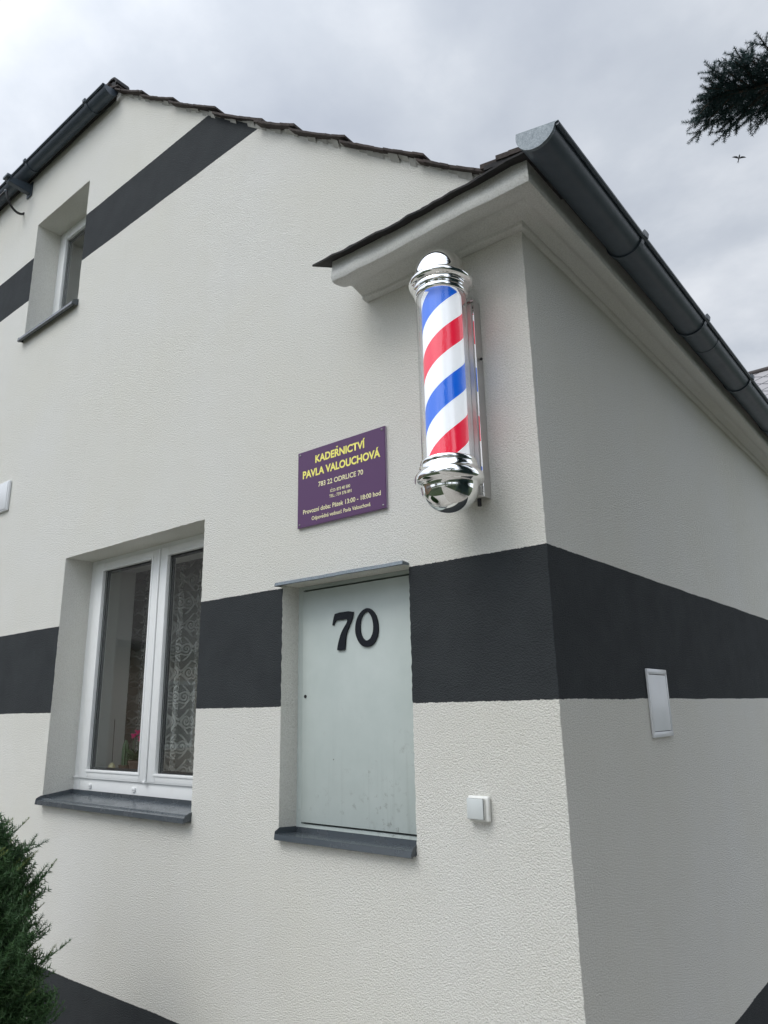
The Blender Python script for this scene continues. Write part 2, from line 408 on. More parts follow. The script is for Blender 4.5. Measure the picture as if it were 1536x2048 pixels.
def prism(bm, pts, axis, a, b, mi=0, bev=0.0):
    """extrude polygon pts (2-D) along axis ('x','y','z') from a to b"""
    def c(p, k):
        return {'x': (k, p[0], p[1]), 'y': (p[0], k, p[1]), 'z': (p[0], p[1], k)}[axis]
    A = [bm.verts.new(c(p, a)) for p in pts]; B = [bm.verts.new(c(p, b)) for p in pts]
    n = len(pts); fs = []
    fs.append(bm.faces.new(A)); fs.append(bm.faces.new(B[::-1]))
    for i in range(n):
        fs.append(bm.faces.new((A[i], B[i], B[(i+1) % n], A[(i+1) % n])))
    for f in fs: f.material_index = mi
    bmesh.ops.recalc_face_normals(bm, faces=fs)
    if bev > 0:
        bmesh.ops.bevel(bm, geom=list({e for f in fs[:2] for e in f.edges}), offset=bev, segments=2, affect='EDGES')
def lathe(bm, prof, seg=64, c=(0, 0, 0), mi=0):
    rings = []
    for r, z in prof:
        if r < 1e-6: rings.append([bm.verts.new((c[0], c[1], c[2]+z))])
        else: rings.append([bm.verts.new((c[0]+r*math.cos(2*math.pi*i/seg), c[1]+r*math.sin(2*math.pi*i/seg), c[2]+z)) for i in range(seg)])
    for a, b in zip(rings, rings[1:]):
        for i in range(seg):
            j = (i+1) % seg
            if len(a) == 1 and len(b) == 1: continue
            if len(a) == 1: f = bm.faces.new((a[0], b[j], b[i]))
            elif len(b) == 1: f = bm.faces.new((a[i], a[j], b[0]))
            else: f = bm.faces.new((a[i], a[j], b[j], b[i]))
            f.material_index = mi
def tube(bm, pts, rad, seg=8, mi=0, cap=True):
    pts = [Vector(p) for p in pts]; rads = rad if isinstance(rad, (list, tuple)) else [rad]*len(pts)
    rings = []; up = Vector((0.13, 0.21, 0.97)).normalized()
    for i, p in enumerate(pts):
        d = (pts[min(i+1, len(pts)-1)]-pts[max(i-1, 0)]).normalized()
        a = d.cross(up)
        if a.length < 1e-3: a = d.cross(Vector((1, 0, 0)))
        a.normalize(); b = d.cross(a)
        rings.append([bm.verts.new(p+(a*math.cos(2*math.pi*k/seg)+b*math.sin(2*math.pi*k/seg))*rads[i]) for k in range(seg)])
    fs = []
    for a, b in zip(rings, rings[1:]):
        for k in range(seg):
            fs.append(bm.faces.new((a[k], a[(k+1) % seg], b[(k+1) % seg], b[k])))
    if cap:
        fs.append(bm.faces.new(rings[0])); fs.append(bm.faces.new(rings[-1][::-1]))
    for f in fs: f.material_index = mi; f.smooth = True
    bmesh.ops.recalc_face_normals(bm, faces=fs)
def fast_mesh(name, V, F, tint=None, mi=None):
    """V (n,3), F (m,k) all faces of one size"""
    me = bpy.data.meshes.new(name); n, k = F.shape
    me.vertices.add(len(V)); me.vertices.foreach_set('co', V.astype(np.float32).ravel())
    me.loops.add(n*k); me.loops.foreach_set('vertex_index', F.astype(np.int32).ravel())
    me.polygons.add(n); me.polygons.foreach_set('loop_start', np.arange(0, n*k, k, dtype=np.int32))
    if mi is not None: me.polygons.foreach_set('material_index', mi.astype(np.int32))
    me.update(calc_edges=True)
    if tint is not None:
        a = me.attributes.new('tint', 'FLOAT', 'POINT'); a.data.foreach_set('value', tint.astype(np.float32))
    return me
def z_(v): return v + EYE
def jag(a, b, step=0.014, amp=0.0022, seed=0):
    """points from a to b (2-D), with the crumbly edge of coarse render; endpoint b left out"""
    a = Vector(a); b = Vector(b); L = (b-a).length; n = max(1, int(L/step)); d = (b-a)/L; nn = Vector((-d.y, d.x))
    rr = random.Random(seed*977+int(L*1000)); out_ = [tuple(a)]
    for i in range(1, n):
        out_.append(tuple(a+d*(L*i/n)+nn*(rr.uniform(-amp, amp))))
    return out_

# ------------------------------------------------------------------ ground (setting)
def sheet(name, x0, x1, y0, y1, z, m):
    bm = bmesh.new(); f = bm.faces.new([bm.verts.new(c) for c in ((x0,y0,z),(x1,y0,z),(x1,y1,z),(x0,y1,z))])
    o = from_bm(name, bm, m); return tag(o, kind='structure')
sheet('ground', -400, 400, -400, 400, 0.0, 'lawn')
sheet('path', -0.2, 2.9, -16, 30, 0.008, 'paving')
sheet('bounce_gravel', -7.5, -0.204, -2.6, 0.0, 0.012, 'gravel_strip')  # unseen pale gravel, enlarged to bounce light onto the front wall
sheet('road', -40, 40, -22, -16.004, 0.012, 'gravel_strip')

# ------------------------------------------------------------------ the house
house = empty('house', (0, 0, 0))
tag(house, 'white rendered house with dark painted bands and clay tiled roof at the corner', 'house')
WL = -9.0                       # left end of the front wall
SIDE = 11.0                     # length of the side wall
RK = lambda x: z_(2.035-0.80*x) # verge line of the wall
APEX = (-3.345, RK(-3.345))
HOLE_W = (-3.405, -1.952, z_(-0.503), z_(0.995))      # lower window
HOLE_U = (-4.445, -3.610, z_(2.952), z_(4.035))        # upper window
HOLE_C = (-1.342, -0.608, z_(-0.513), z_(0.566))      # meter cabinet
corner = jag((0, 0), (0, z_(2.035)), seed=3)           # shared by both walls: (offset, z)
def hole_pts(h, k):
    x0, x1, z0, z1 = h
    return jag((x0, z0), (x1, z0), seed=k)+jag((x1, z0), (x1, z1), seed=k+1)+jag((x1, z1), (x0, z1), seed=k+2)+jag((x0, z1), (x0, z0), seed=k+3)
hw, hu, hc = hole_pts(HOLE_W, 10), hole_pts(HOLE_U, 20), hole_pts(HOLE_C, 30)
bm = bmesh.new()
outer = [(WL, -0.2), (-0.0, -0.2)] + corner[1:] + [(0, z_(2.035)), APEX, (WL, APEX[1])]
loops = [outer, hw, hu, hc]
flat = [p for l in loops for p in l]
vs = [bm.verts.new((p[0], 0, p[1])) for p in flat]
for tri in tessellate_polygon([[Vector((p[0], p[1], 0)) for p in l] for l in loops]):
    try: f = bm.faces.new([vs[i] for i in tri])
    except ValueError: continue
    f.normal_update()
    if f.normal.y > 0: f.normal_flip()
# side wall as strips off the shared corner
cz = [p for p in zip([-0.2]+[c[1] for c in corner[1:]]+[z_(2.035)], [0]+[c[0] for c in corner[1:]]+[0])]
prev = None
for z, o_ in cz:
    a = bm.verts.new((o_, 0, z)); b = bm.verts.new((0, 0.004, z))
    if prev: bm.faces.new((prev[0], prev[1], b, a))
    prev = (a, b)
bm.faces.new([bm.verts.new(c) for c in ((0, 0.004, -0.2), (0, SIDE, -0.2), (0, SIDE, z_(2.035)), (0, 0.004, z_(2.035)))])
# reveals (plain render): left, right, head, foot of each opening
def reveal(pts, depth, box_):
    n = len(pts)
    xs = [p[0] for p in pts]; zs_ = [p[1] for p in pts]; x0, x1, z0, z1 = box_
    A = [bm.verts.new((p[0], 0, p[1])) for p in pts]
    B = [bm.verts.new((min(max(p[0], x0), x1) if 0 else (x0 if abs(p[0]-x0) < .003 and z0+.003 < p[1] < z1-.003 else x1 if abs(p[0]-x1) < .003 and z0+.003 < p[1] < z1-.003 else p[0]), 0.004,
                       (z0 if abs(p[1]-z0) < .003 and x0+.003 < p[0] < x1-.003 else z1 if abs(p[1]-z1) < .003 and x0+.003 < p[0] < x1-.003 else p[1]))) for p in pts]
    for i in range(n):
        f = bm.faces.new((A[i], A[(i+1) % n], B[(i+1) % n], B[i])); f.material_index = 1
    for (a, b) in (((x0, z0), (x1, z0)), ((x1, z0), (x1, z1)), ((x1, z1), (x0, z1)), ((x0, z1), (x0, z0))):
        f = bm.faces.new([bm.verts.new(v_) for v_ in ((a[0], 0.004, a[1]), (b[0], 0.004, b[1]), (b[0], depth, b[1]), (a[0], depth, a[1]))]); f.material_index = 1
reveal(hw, 0.235, HOLE_W); reveal(hu, 0.235, HOLE_U); reveal(hc, 0.14, HOLE_C)
# the far walls of the house, closed to keep daylight out
for q in (((WL, 0, -0.2), (WL, SIDE, -0.2), (WL, SIDE, APEX[1]), (WL, 0, APEX[1])),
          ((0, SIDE, -0.2), (WL, SIDE, -0.2), (WL, SIDE, APEX[1]), (0, SIDE, z_(2.035)))):
    f = bm.faces.new([bm.verts.new(c) for c in q][::-1])
wall = from_bm('wall', bm, ['striped_render', 'plain_render'], house)

# rooms behind the two windows (inner face of the wall, ceiling, floor)
def room(x0, x1, y0, y1, z0, z1, op, name='inner_room'):
    bm = bmesh.new()
    ox0, ox1, oz0, oz1 = op
    def q(*c, mi=0): f = bm.faces.new([bm.verts.new(v) for v in c]); f.material_index = mi
    q((x0,y0,z0),(x1,y0,z0),(x1,y1,z0),(x0,y1,z0), mi=1); q((x0,y0,z1),(x0,y1,z1),(x1,y1,z1),(x1,y0,z1))
    q((x0,y0,z0),(x0,y1,z0),(x0,y1,z1),(x0,y0,z1)); q((x1,y0,z0),(x1,y0,z1),(x1,y1,z1),(x1,y1,z0))
    q((x0,y1,z0),(x1,y1,z0),(x1,y1,z1),(x0,y1,z1))
    q((x0,y0,z0),(x0,y0,z1),(ox0,y0,z1),(ox0,y0,z0)); q((ox1,y0,z0),(ox1,y0,z1),(x1,y0,z1),(x1,y0,z0))
    q((ox0,y0,z0),(ox0,y0,oz0),(ox1,y0,oz0),(ox1,y0,z0)); q((ox0,y0,oz1),(ox0,y0,z1),(ox1,y0,z1),(ox1,y0,oz1))
    g = 0.262
    q((ox0,g,oz0),(ox0,y0,oz0),(ox0,y0,oz1),(ox0,g,oz1)); q((ox1,g,oz0),(ox1,g,oz1),(ox1,y0,oz1),(ox1,y0,oz0))
    q((ox0,g,oz1),(ox0,y0,oz1),(ox1,y0,oz1),(ox1,g,oz1)); q((ox0,g,oz0),(ox1,g,oz0),(ox1,y0,oz0),(ox0,y0,oz0))
    return from_bm(name, bm, ['room_paint', 'room_floor'], house)
room(-5.2, -1.55, 0.49, 4.6, 0.35, z_(1.25), (-3.36, -1.90, z_(-0.36), z_(0.955)))
room(-5.4, -3.0, 0.50, 3.4, z_(2.2), z_(4.3), (-4.40, -3.65, z_(3.09), z_(3.99)))

# cornice with its bead, cove and nose, running along the eaves and returned on the front
PROF = [(0.0, 1.826), (0.022, 1.826), (0.033, 1.832), (0.036, 1.845), (0.050, 1.849), (0.080, 1.858), (0.105, 1.863), (0.124, 1.857),
        (0.138, 1.845), (0.160, 1.833), (0.190, 1.824), (0.222, 1.819), (0.239, 1.824), (0.246, 1.838), (0.244, 1.862), (0.238, 1.885), (0.236, 1.935), (0.0, 1.985)]
kx = 0.165/0.245
bm = bmesh.new()
rows = []
def pv(x, y, z, s):   # slightly hand-run plaster
    n = mnoise.noise(Vector((x*3.1, y*3.1, z*3.1+s)))*0.005+mnoise.noise(Vector((x*13, y*13, z*13+s)))*0.0022
    return bm.verts.new((x, y-n, z_(z)+n))
stations = []
XL = -0.805
for i in range(41):
    stations.append(('F', XL+(0-XL)*i/40))
for i in range(1, 60):
    stations.append(('S', SIDE*(i/59)**1.3))
prev = None
fs = []
# mitred left end of the return
row = [pv(XL+(-o)*0.0+0.0, -o*0.0, z, 0) for o, z in PROF]
first = [pv(XL-(o-0.0)*0.02, -o, z, 0) for o, z in PROF]
for kind_, s_ in stations:
    if kind_ == 'F':
        if s_ == 0 or abs(s_) < 1e-6: row = [pv(o*kx, -o, z, 0) for o, z in PROF]
        else: row = [pv(s_-(0 if s_ > XL+1e-6 else 0), -o, z, 0) for o, z in PROF]
    else:
        row = [pv(o*kx, s_, z, 0) for o, z in PROF]
    if prev:
        for a, b, c_, d in zip(prev, prev[1:], row[1:], row):
            fs.append(bm.faces.new((a, b, c_, d)))
    else:
        fs.append(bm.faces.new(row))
    prev = row
bmesh.ops.recalc_face_normals(bm, faces=bm.faces[:])
cornice = from_bm('cornice', bm, 'smooth_plaster', house, smooth=45)

# dark boarding over the cornice return and under the eaves
bm = bmesh.new()
def slab(poly_top, th, mi=0):
    A = [bm.verts.new(p) for p in poly_top]; B = [bm.verts.new((p[0], p[1], p[2]-th)) for p in poly_top]
    n = len(A); f_ = [bm.faces.new(A), bm.faces.new(B[::-1])]
    for i in range(n): f_.append(bm.faces.new((A[i], B[i], B[(i+1) % n], A[(i+1) % n])))
    for f in f_: f.material_index = mi
    bmesh.ops.recalc_face_normals(bm, faces=f_)
nb = 26
rr = random.Random(5)
for k in range(2):          # two ragged layers of roofing felt and board
    edge = []
    for i in range(nb+1):
        x = -0.885+k*0.06+(0.185+0.885-k*0.06)*i/nb
        edge.append((x, -0.283+k*0.012+rr.uniform(-0.004, 0.004), z_(1.914+k*0.008)+rr.uniform(-0.002, 0.002)+(0.006*math.sin(x*5))))
    back = [(0.185, 0.0-0.002, z_(2.0+k*0.011)), (-0.885+k*0.06+0.10, -0.002, z_(2.0+k*0.011))]
    for i in range(nb):
        a, b = edge[i], edge[i+1]
        fa = 0.10*(1-i/nb) if i == 0 else 0
        ya = (a[0]+(0.10 if i == 0 else 0), -0.002, z_(2.0+k*0.011)); yb = (b[0], -0.002, z_(2.0+k*0.011))
        slab([a, b, (max(yb[0], ya[0]), yb[1], yb[2]), ya], 0.009)
from_bm('cornice_cover', bm, 'eave_board', house)
bm = bmesh.new()            # eaves boards along the side, tapering down to the gutter
n_b = 36
for i in range(n_b):
    y0 = -0.27+(SIDE+0.27)*i/n_b; y1 = -0.27+(SIDE+0.27)*(i+1)/n_b-0.004
    dx = rr.uniform(-0.006, 0.006)
    zi = 1.955 if y1 < 0.1 else 2.055
    slab([(0.0, y0, z_(zi)), (0.215+dx, y0, z_(1.925)), (0.215+dx, y1, z_(1.925)), (0.0, y1, z_(zi))], 0.018)
from_bm('eaves_board', bm, 'eave_board', house)

# roof: tiled slope from the ridge to the eaves, shallow slope behind the left wall head
bm = bmesh.new()
e0, e1 = APEX[0], 0.24
rise = lambda x: RK(x)
RO = 0.03
# visible verge tiles: overlapping thick tiles, each tipped a little flatter than the slope
steps = [-3.20, -2.852, -2.459, -1.981, -1.548, -1.256, -0.892, -0.425, -0.085]
ends = [-3.30]+steps
for i in range(len(steps)):
    xa, xb = ends[i]-0.045, steps[i]
    th = rr.uniform(0.012, 0.018); lift0 = 0.006; lift1 = rr.uniform(0.030, 0.044)
    over = 0.045+rr.uniform(-0.012, 0.02)
    za, zb = RK(xa)+lift0, RK(xb)+lift1
    n = 9
    for j in range(n):
        u0, u1 = j/n, (j+1)/n
        sag = lambda u: -0.006*math.sin(u*math.pi)+rr.uniform(-0.0015, 0.0015)
        x0, x1 = xa+(xb-xa)*u0, xa+(xb-xa)*u1
        s0, s1 = sag(u0), sag(u1)
        slab([(x0, -over-rr.uniform(0, .006), za+(zb-za)*u0+s0), (x1, -over-rr.uniform(0, .006), za+(zb-za)*u1+s1), (x1, 0.35, za+(zb-za)*u1), (x0, 0.35, za+(zb-za)*u0)], th)
# the rest of the slope in courses
ncs = 15
for i in range(ncs):
    xa = e0+(e1-0.02-e0)*i/ncs-0.03; xb = e0+(e1-0.02-e0)*(i+1)/ncs
    zz0 = RK(xa)+0.006 if xa < 0 else z_(2.035)-0.55*xa
    f = lambda x: RK(x) if x < -0.1 else z_(2.115)-0.62*(x+0.1)
    slab([(xa, 0.34, f(xa)+0.008), (xb, 0.34, f(xb)+0.035), (xb, SIDE+0.2, f(xb)+0.035), (xa, SIDE+0.2, f(xa)+0.008)], 0.02)
# eave tiles at the corner, kicking out over the cornice
for k, (xa, xb, dz, ya) in enumerate(((-0.13, 0.03, 0.040, -0.20), (-0.02, 0.10, 0.030, -0.262), (0.055, 0.165, 0.020, -0.275), (0.11, 0.215, 0.008, -0.279))):
    z0 = z_(1.945)-0.006
    slab([(xa, ya, z0+dz+0.010), (xb, ya, z0+dz-0.012), (xb, 0.34, z0+dz+0.06), (xa, 0.34, z0+dz+0.10)], 0.021)
slab([(-0.115, -0.045, z_(2.055)), (-0.03, -0.05, z_(2.0)), (-0.03, 0.0, z_(2.01)), (-0.115, 0.0, z_(2.065))], 0.09)
# left shallow roof
slab([(WL-0.2, -0.075, APEX[1]+0.02), (e0+0.02, -0.075, APEX[1]+0.02), (e0+0.02, 5.0, APEX[1]+1.0), (WL-0.2, 5.0, APEX[1]+1.0)], 0.03)
slab([(WL-0.2, 5.002, APEX[1]+1.0), (e0+0.02, 5.002, APEX[1]+1.0), (e0+0.02, SIDE+.2, APEX[1]-0.1), (WL-0.2, SIDE+.2, APEX[1]-0.1)], 0.03)
prism(bm, [(-0.07, APEX[1]+0.0), (5.0, APEX[1]+0.98), (SIDE+.1, APEX[1]-0.12), (SIDE+.1, APEX[1]-0.2), (0.02, APEX[1]-0.01)], 'x', e0-0.02, e0+0.012)
roof = from_bm('roof', bm, 'roof_tile', house)
# half-round ridge tiles seen end-on
bm = bmesh.new()
for k in range(1):
    y0 = -0.06+k*0.40-(0 if k == 0 else 0.30); r0 = 0.098; pr = []
    for q in range(13):
        a = math.pi*q/12; pr.append((r0*math.cos(a), r0*math.sin(a)*1.05))
    for q in range(12, -1, -1):
        a = math.pi*q/12; pr.append(((r0-0.017)*math.cos(a), (r0-0.017)*math.sin(a)*1.05))
    prism(bm, [(APEX[0]+0.020+a*(1 if k == 0 else 0.45), APEX[1]-0.030+b*(0.85 if k == 0 else 0.3)-(0 if k == 0 else 0.02)) for a, b in pr], 'y', y0, y0+(0.11 if k == 0 else 0.43))
prism(bm, [(APEX[0]+0.020+0.070*math.cos(math.pi*q/12), APEX[1]-0.035+0.062*math.sin(math.pi*q/12)) for q in range(13)], 'y', -0.05, 0.045)
from_bm('ridge_tile', bm, 'ridge_clay', roof)
# mortar bedding under the verge tiles
bm = bmesh.new()
x = -3.25; k = 0
while x < -0.12:
    x2 = min(x+rr.uniform(0.03, 0.07), -0.12); d = rr.uniform(0.004, 0.026)
    dz = rr.uniform(-0.012, 0.004) if rr.random() < 0.75 else -0.02
    A = [(x, -d, RK(x)+0.012), (x2, -d, RK(x2)+0.012), (x2, 0.0-0.0015, RK(x2)+dz-0.006), (x, -0.0015, RK(x)+dz-0.006)]
    f = bm.faces.new([bm.verts.new(a) for a in A])
    x = x2
from_bm('verge_mortar', bm, 'mortar', roof)
# dark soffit board under the left gutter
bm = bmesh.new(); box(bm, WL-0.2, e0+0.03, -0.022, -0.003, z_(4.603), APEX[1]+0.018, 0.003)
from_bm('fascia_board', bm, 'eave_board', house)

# ---- gutters
def gutter(name, L, r=0.074, th=0.0022, joint=None):
    """half-round trough running along local +X from 0 to L, rims at z=0, outer side = -Y"""
    bm = bmesh.new(); n = 20
    cs = []
    for k in range(n+1):
        a = math.pi+math.pi*k/n; cs.append((r*math.cos(a), r*math.sin(a)))
    bead = [(-r+0.008*math.cos(a)-0.008+0.0, 0.008*math.sin(a)) for a in [math.pi*2*q/10 for q in range(10)]]
    inner = [(p[0]*(1-th/r), p[1]*(1-th/r)) for p in cs][::-1]
    prism(bm, cs+inner, 'x', 0, L)
    prism(bm, bead, 'x', 0.001, L)
    if joint:
        c2 = [(p[0]*1.025, p[1]*1.025-0.0005) for p in cs]; i2 = [(p[0]*1.004, p[1]*1.004) for p in cs][::-1]
        for jx in joint: prism(bm, c2+i2, 'x', jx, jx+0.045)
    return bm
def end_cap_bm(r=0.074):
    bm = bmesh.new(); n = 20
    pts = [(1.02*r*math.cos(math.pi+math.pi*k/n), 1.02*r*math.sin(math.pi+math.pi*k/n)) for k in range(n+1)]
    pts += [(r*1.02, 0.004), (-r*1.02-0.012, 0.006)]
    prism(bm, pts, 'x', -0.004, 0.010)
    return bm
def strap_bm(r=0.074, tail=0.16):
    bm = bmesh.new(); n = 16
    o_ = [((r+0.007)*math.cos(math.pi*0.97+math.pi*1.06*k/n), (r+0.007)*math.sin(math.pi*0.97+math.pi*1.06*k/n)) for k in range(n+1)]
    i_ = [(p[0]*(r+0.0015)/(r+0.007), p[1]*(r+0.0015)/(r+0.007)) for p in o_][::-1]
    prism(bm, o_+i_, 'x', -0.014, 0.014)
    prism(bm, [(-r-0.022, -0.004), (-r-0.004, -0.004), (-r-0.004, 0.024), (-r-0.012, 0.030), (-r-0.022, 0.018)], 'x', -0.013, 0.013)
    prism(bm, [(r+0.001, -0.006), (r+tail, 0.05), (r+tail, 0.056), (r+0.001, 0.002)], 'x', -0.012, 0.012)
    return bm
# right-hand gutter, along the side eaves (local X -> world +Y, local -Y -> world +X)
tilt = R(-13)
gm = Matrix.Translation((0.247, -0.335, z_(1.925))) @ Matrix.Rotation(math.pi/2, 4, 'Z') @ Matrix.Rotation(-tilt, 4, 'X')
g = from_bm('gutter', gutter('g', 11.4, joint=[1.95, 5.9]), 'anthracite_metal', house, smooth=40)
g.matrix_local = gm
tag(g, label='dark half round gutter running back along the side eaves with a galvanised end cap')
ec = from_bm('end_cap', end_cap_bm(), 'galvanised_metal', g)
for yy in (0.48, 1.37, 2.29, 3.2, 4.1, 5.0, 5.9, 6.8, 7.7, 8.6, 9.5):
    s_ = from_bm('gutter_strap', strap_bm(), 'anthracite_metal', g, loc=(yy+0.335, 0, 0))
# left-hand gutter over the wall head (local X -> world -X would flip the rim, so run it from the left end)
g2 = from_bm('gutter', gutter('g', -WL+0.2+e0+0.085, r=0.056, joint=[3.2]), 'anthracite_metal', house, smooth=40)
g2.location = (WL-0.2, -0.085, z_(4.615))
g2.rotation_euler = (R(6), 0, 0)
tag(g2, label='dark half round gutter along the top of the wall left of the ridge')
ec2 = from_bm('end_cap', end_cap_bm(0.056), 'anthracite_metal', g2, loc=(-WL+0.2+e0+0.085, 0, 0))
for xx in (-3.52, -4.5, -5.5, -6.5, -7.5):
    from_bm('gutter_strap', strap_bm(0.056, 0.02), 'anthracite_metal', g2, loc=(xx-(WL-0.2), 0, 0))

# ---- windows
def frame_bars(bm, x0, x1, z0, z1, wl, wr, wb, wt, y0, y1, bev=0.004):
    box(bm, x0, x0+wl, y0, y1, z0, z1, bev); box(bm, x1-wr, x1, y0, y1, z0, z1, bev)
    box(bm, x0+wl-0.0, x1-wr+0.0, y0+0.0006, y1-0.0006, z0+0.0006, z0+wb, bev)
    box(bm, x0+wl-0.0, x1-wr+0.0, y0+0.0006, y1-0.0006, z1-wt, z1-0.0006, bev)
def sash(win, gx0, gx1, gz0, gz1, w_l, w_r, w_b, w_t, y):
    bm = bmesh.new()
    frame_bars(bm, gx0-w_l, gx1+w_r, gz0-w_b, gz1+w_t, w_l, w_r, w_b, w_t, y, y+0.06, 0.003)
    # sloping glazing bead round the glass
    b = 0.014
    for (xa, xb, za, zb) in ((gx0-b, gx0+0.001, gz0-b, gz1+b), (gx1-0.001, gx1+b, gz0-b, gz1+b)):
        box(bm, xa, xb, y-0.004, y+0.02, za, zb, 0.003)
    for (za, zb) in ((gz0-b, gz0+0.001), (gz1-0.001, gz1+b)):
        box(bm, gx0-b, gx1+b, y-0.0045, y+0.02, za, zb, 0.003)
    s = from_bm('sash', bm, 'white_pvc', win, smooth=30)
    bm = bmesh.new(); box(bm, gx0-0.003, gx1+0.003, y+0.022, y+0.026, gz0-0.003, gz1+0.003)
    from_bm('pane', bm, 'window_glass', win)
    bm = bmesh.new()
    frame_bars(bm, gx0-0.002, gx1+0.002, gz0-0.002, gz1+0.002, 0.007, 0.007, 0.007, 0.007, y+0.0205, y+0.0215, 0)
    frame_bars(bm, gx0-0.002, gx1+0.002, gz0-0.002, gz1+0.002, 0.016, 0.016, 0.016, 0.016, y+0.030, y+0.045, 0)
    from_bm('pane_seal', bm, 'window_seal', win)
def sill(parent, x0, x1, zf, zb, yf, yb, mname='sill_metal', lip=0.028, up=0.03):
    """folded metal sill: sloping pan, dropped front lip, turned-up ends and back"""
    bm = bmesh.new(); th = 0.0016
    def q(*c): return [bm.verts.new(v) for v in c]
    def face3(pts):
        f_ = bm.faces.new(q(*pts))
    # pan
    face3([(x0, yf, zf), (x1, yf, zf), (x1, yb, zb), (x0, yb, zb)])
    # front lip, splayed, with drip
    face3([(x0, yf, zf), (x0+0.004, yf-0.004, zf-lip), (x1-0.004, yf-0.004, zf-lip), (x1, yf, zf)])
    face3([(x0+0.004, yf-0.004, zf-lip), (x0+0.004, yf+0.012, zf-lip-0.004), (x1-0.004, yf+0.012, zf-lip-0.004), (x1-0.004, yf-0.004, zf-lip)])
    # turned-up ends, cut back at the front corners
    for xx, s in ((x0, -1), (x1, 1)):
        face3([(xx, yf, zf), (xx, yb, zb), (xx+s*0.002, yb, zb+up), (xx+s*0.002, yf+0.03, zf+up*0.95), (xx+s*0.001, yf+0.004, zf+up*0.45)])
    # back upstand against the frame
    face3([(x0, yb, zb), (x1, yb, zb), (x1, yb+0.001, zb+0.022), (x0, yb+0.001, zb+0.022)])
    for xx in (x0+0.0005, x1-0.0005):
        face3([(xx, yf, zf), (xx, yf-0.003, zf-lip+0.001), (xx, 0.002, zf-lip*0.75), (xx, 0.002, zf+(zb-zf)*min(1, -yf/(yb-yf)))])
    # underside tray
    face3([(x0+0.002, yf+0.002, zf-0.010), (x1-0.002, yf+0.002, zf-0.010), (x1-0.002, 0.0, zb-0.012), (x0+0.002, 0.0, zb-0.012)])
    me_o = from_bm('sill', bm, mname, parent)
    md = me_o.modifiers.new('thickness', 'SOLIDIFY'); md.thickness = th; md.offset = 0
    return me_o

win = empty('window', (0, 0, 0)); win.parent = house
win['label'] = 'white two sash window with lace curtain and pink flowers behind the glass'
bm = bmesh.new()
Y0 = 0.190
frame_bars(bm, -3.408, -1.90, z_(-0.462), z_(1.02), 0.070, 0.070, 0.103, 0.060, Y0, Y0+0.07, 0.004)
box(bm, -2.625, -2.585, Y0+0.002, Y0+0.06, z_(-0.36), z_(0.965), 0.003)
# thin rebate lines next to the sashes
box(bm, -3.352, -3.344, Y0-0.006, Y0+0.01, z_(-0.358), z_(0.965), 0.002)
box(bm, -3.40, -1.92, Y0-0.010, Y0+0.01, z_(-0.366), z_(-0.358), 0.002)
for xx in (-3.225, -2.755, -2.10):
    box(bm, xx, xx+0.034, Y0-0.010, Y0+0.004, z_(-0.412), z_(-0.396), 0.003)
    box(bm, xx+0.004, xx+0.030, Y0-0.007, Y0+0.004, z_(-0.420), z_(-0.412), 0.001)
from_bm('frame', bm, 'white_pvc', win, smooth=30)
sash(win, -3.240, -2.693, z_(-0.315), z_(0.912), 0.098, 0.070, 0.046, 0.052, Y0-0.012)
sash(win, -2.530, -1.985, z_(-0.315), z_(0.912), 0.074, 0.08, 0.046, 0.052, Y0-0.0125)
bm = bmesh.new(); box(bm, -2.632, -2.606, Y0-0.020, Y0-0.008, z_(-0.357), z_(0.96), 0.003)
box(bm, -2.630, -2.608, Y0-0.024, Y0-0.006, z_(-0.366), z_(-0.355), 0.002)
from_bm('meeting_strip', bm, 'white_pvc', win, smooth=30)
sill(win, -3.402, -1.948, z_(-0.478), z_(-0.457), -0.042, Y0-0.003, lip=0.021, up=0.024)

win2 = empty('window', (0, 0, 0)); win2.parent = house
win2['label'] = 'small deep set upper window near the gutter'
bm = bmesh.new(); Y1 = 0.20
frame_bars(bm, -4.449, -3.606, z_(2.995), z_(4.04), 0.06, 0.06, 0.09, 0.05, Y1, Y1+0.07, 0.004)
from_bm('frame', bm, 'white_pvc', win2, smooth=30)
sash(win2, -4.31, -3.76, z_(3.13), z_(3.93), 0.072, 0.09, 0.055, 0.055, Y1-0.010)
sill(win2, -4.455, -3.595, z_(2.945), z_(2.985), -0.045, Y1-0.003, lip=0.024)

# ------------------------------------------------------------------ meter cabinet with the house number
cab = empty('meter_cabinet', (-0.975, 0.1, z_(-0.488)))
tag(cab, 'pale grey metal meter cabinet set in the wall and bearing the black number 70', 'meter cabinet')
def loc_to(o, par):
    o.parent = par; o.matrix_parent_inverse = Matrix.Translation(par.location).inverted(); return o
bm = bmesh.new()
YC = 0.108
frame_bars(bm, -1.343, -0.606, z_(-0.500), z_(0.571), 0.030, 0.030, 0.030, 0.022, YC-0.004, YC+0.03, 0.002)
loc_to(from_bm('frame', bm, 'cabinet_paint'), cab)
bm = bmesh.new(); box(bm, -1.312, -0.637, YC+0.012, YC+0.02, z_(-0.469), z_(0.548))
loc_to(from_bm('door_gap', bm, 'dark_gap'), cab)
bm = bmesh.new(); box(bm, -1.306, -0.640, YC-0.012, YC+0.008, z_(-0.462), z_(0.541), 0.0025)
door = loc_to(from_bm('door', bm, 'cabinet_paint', smooth=30), cab)
bm = bmesh.new()
bmesh.ops.create_cone(bm, cap_ends=True, segments=20, radius1=0.0075, radius2=0.0075, depth=0.003, matrix=Matrix.Translation((-1.284, YC-0.013, z_(0.065))) @ Matrix.Rotation(math.pi/2, 4, 'X'))
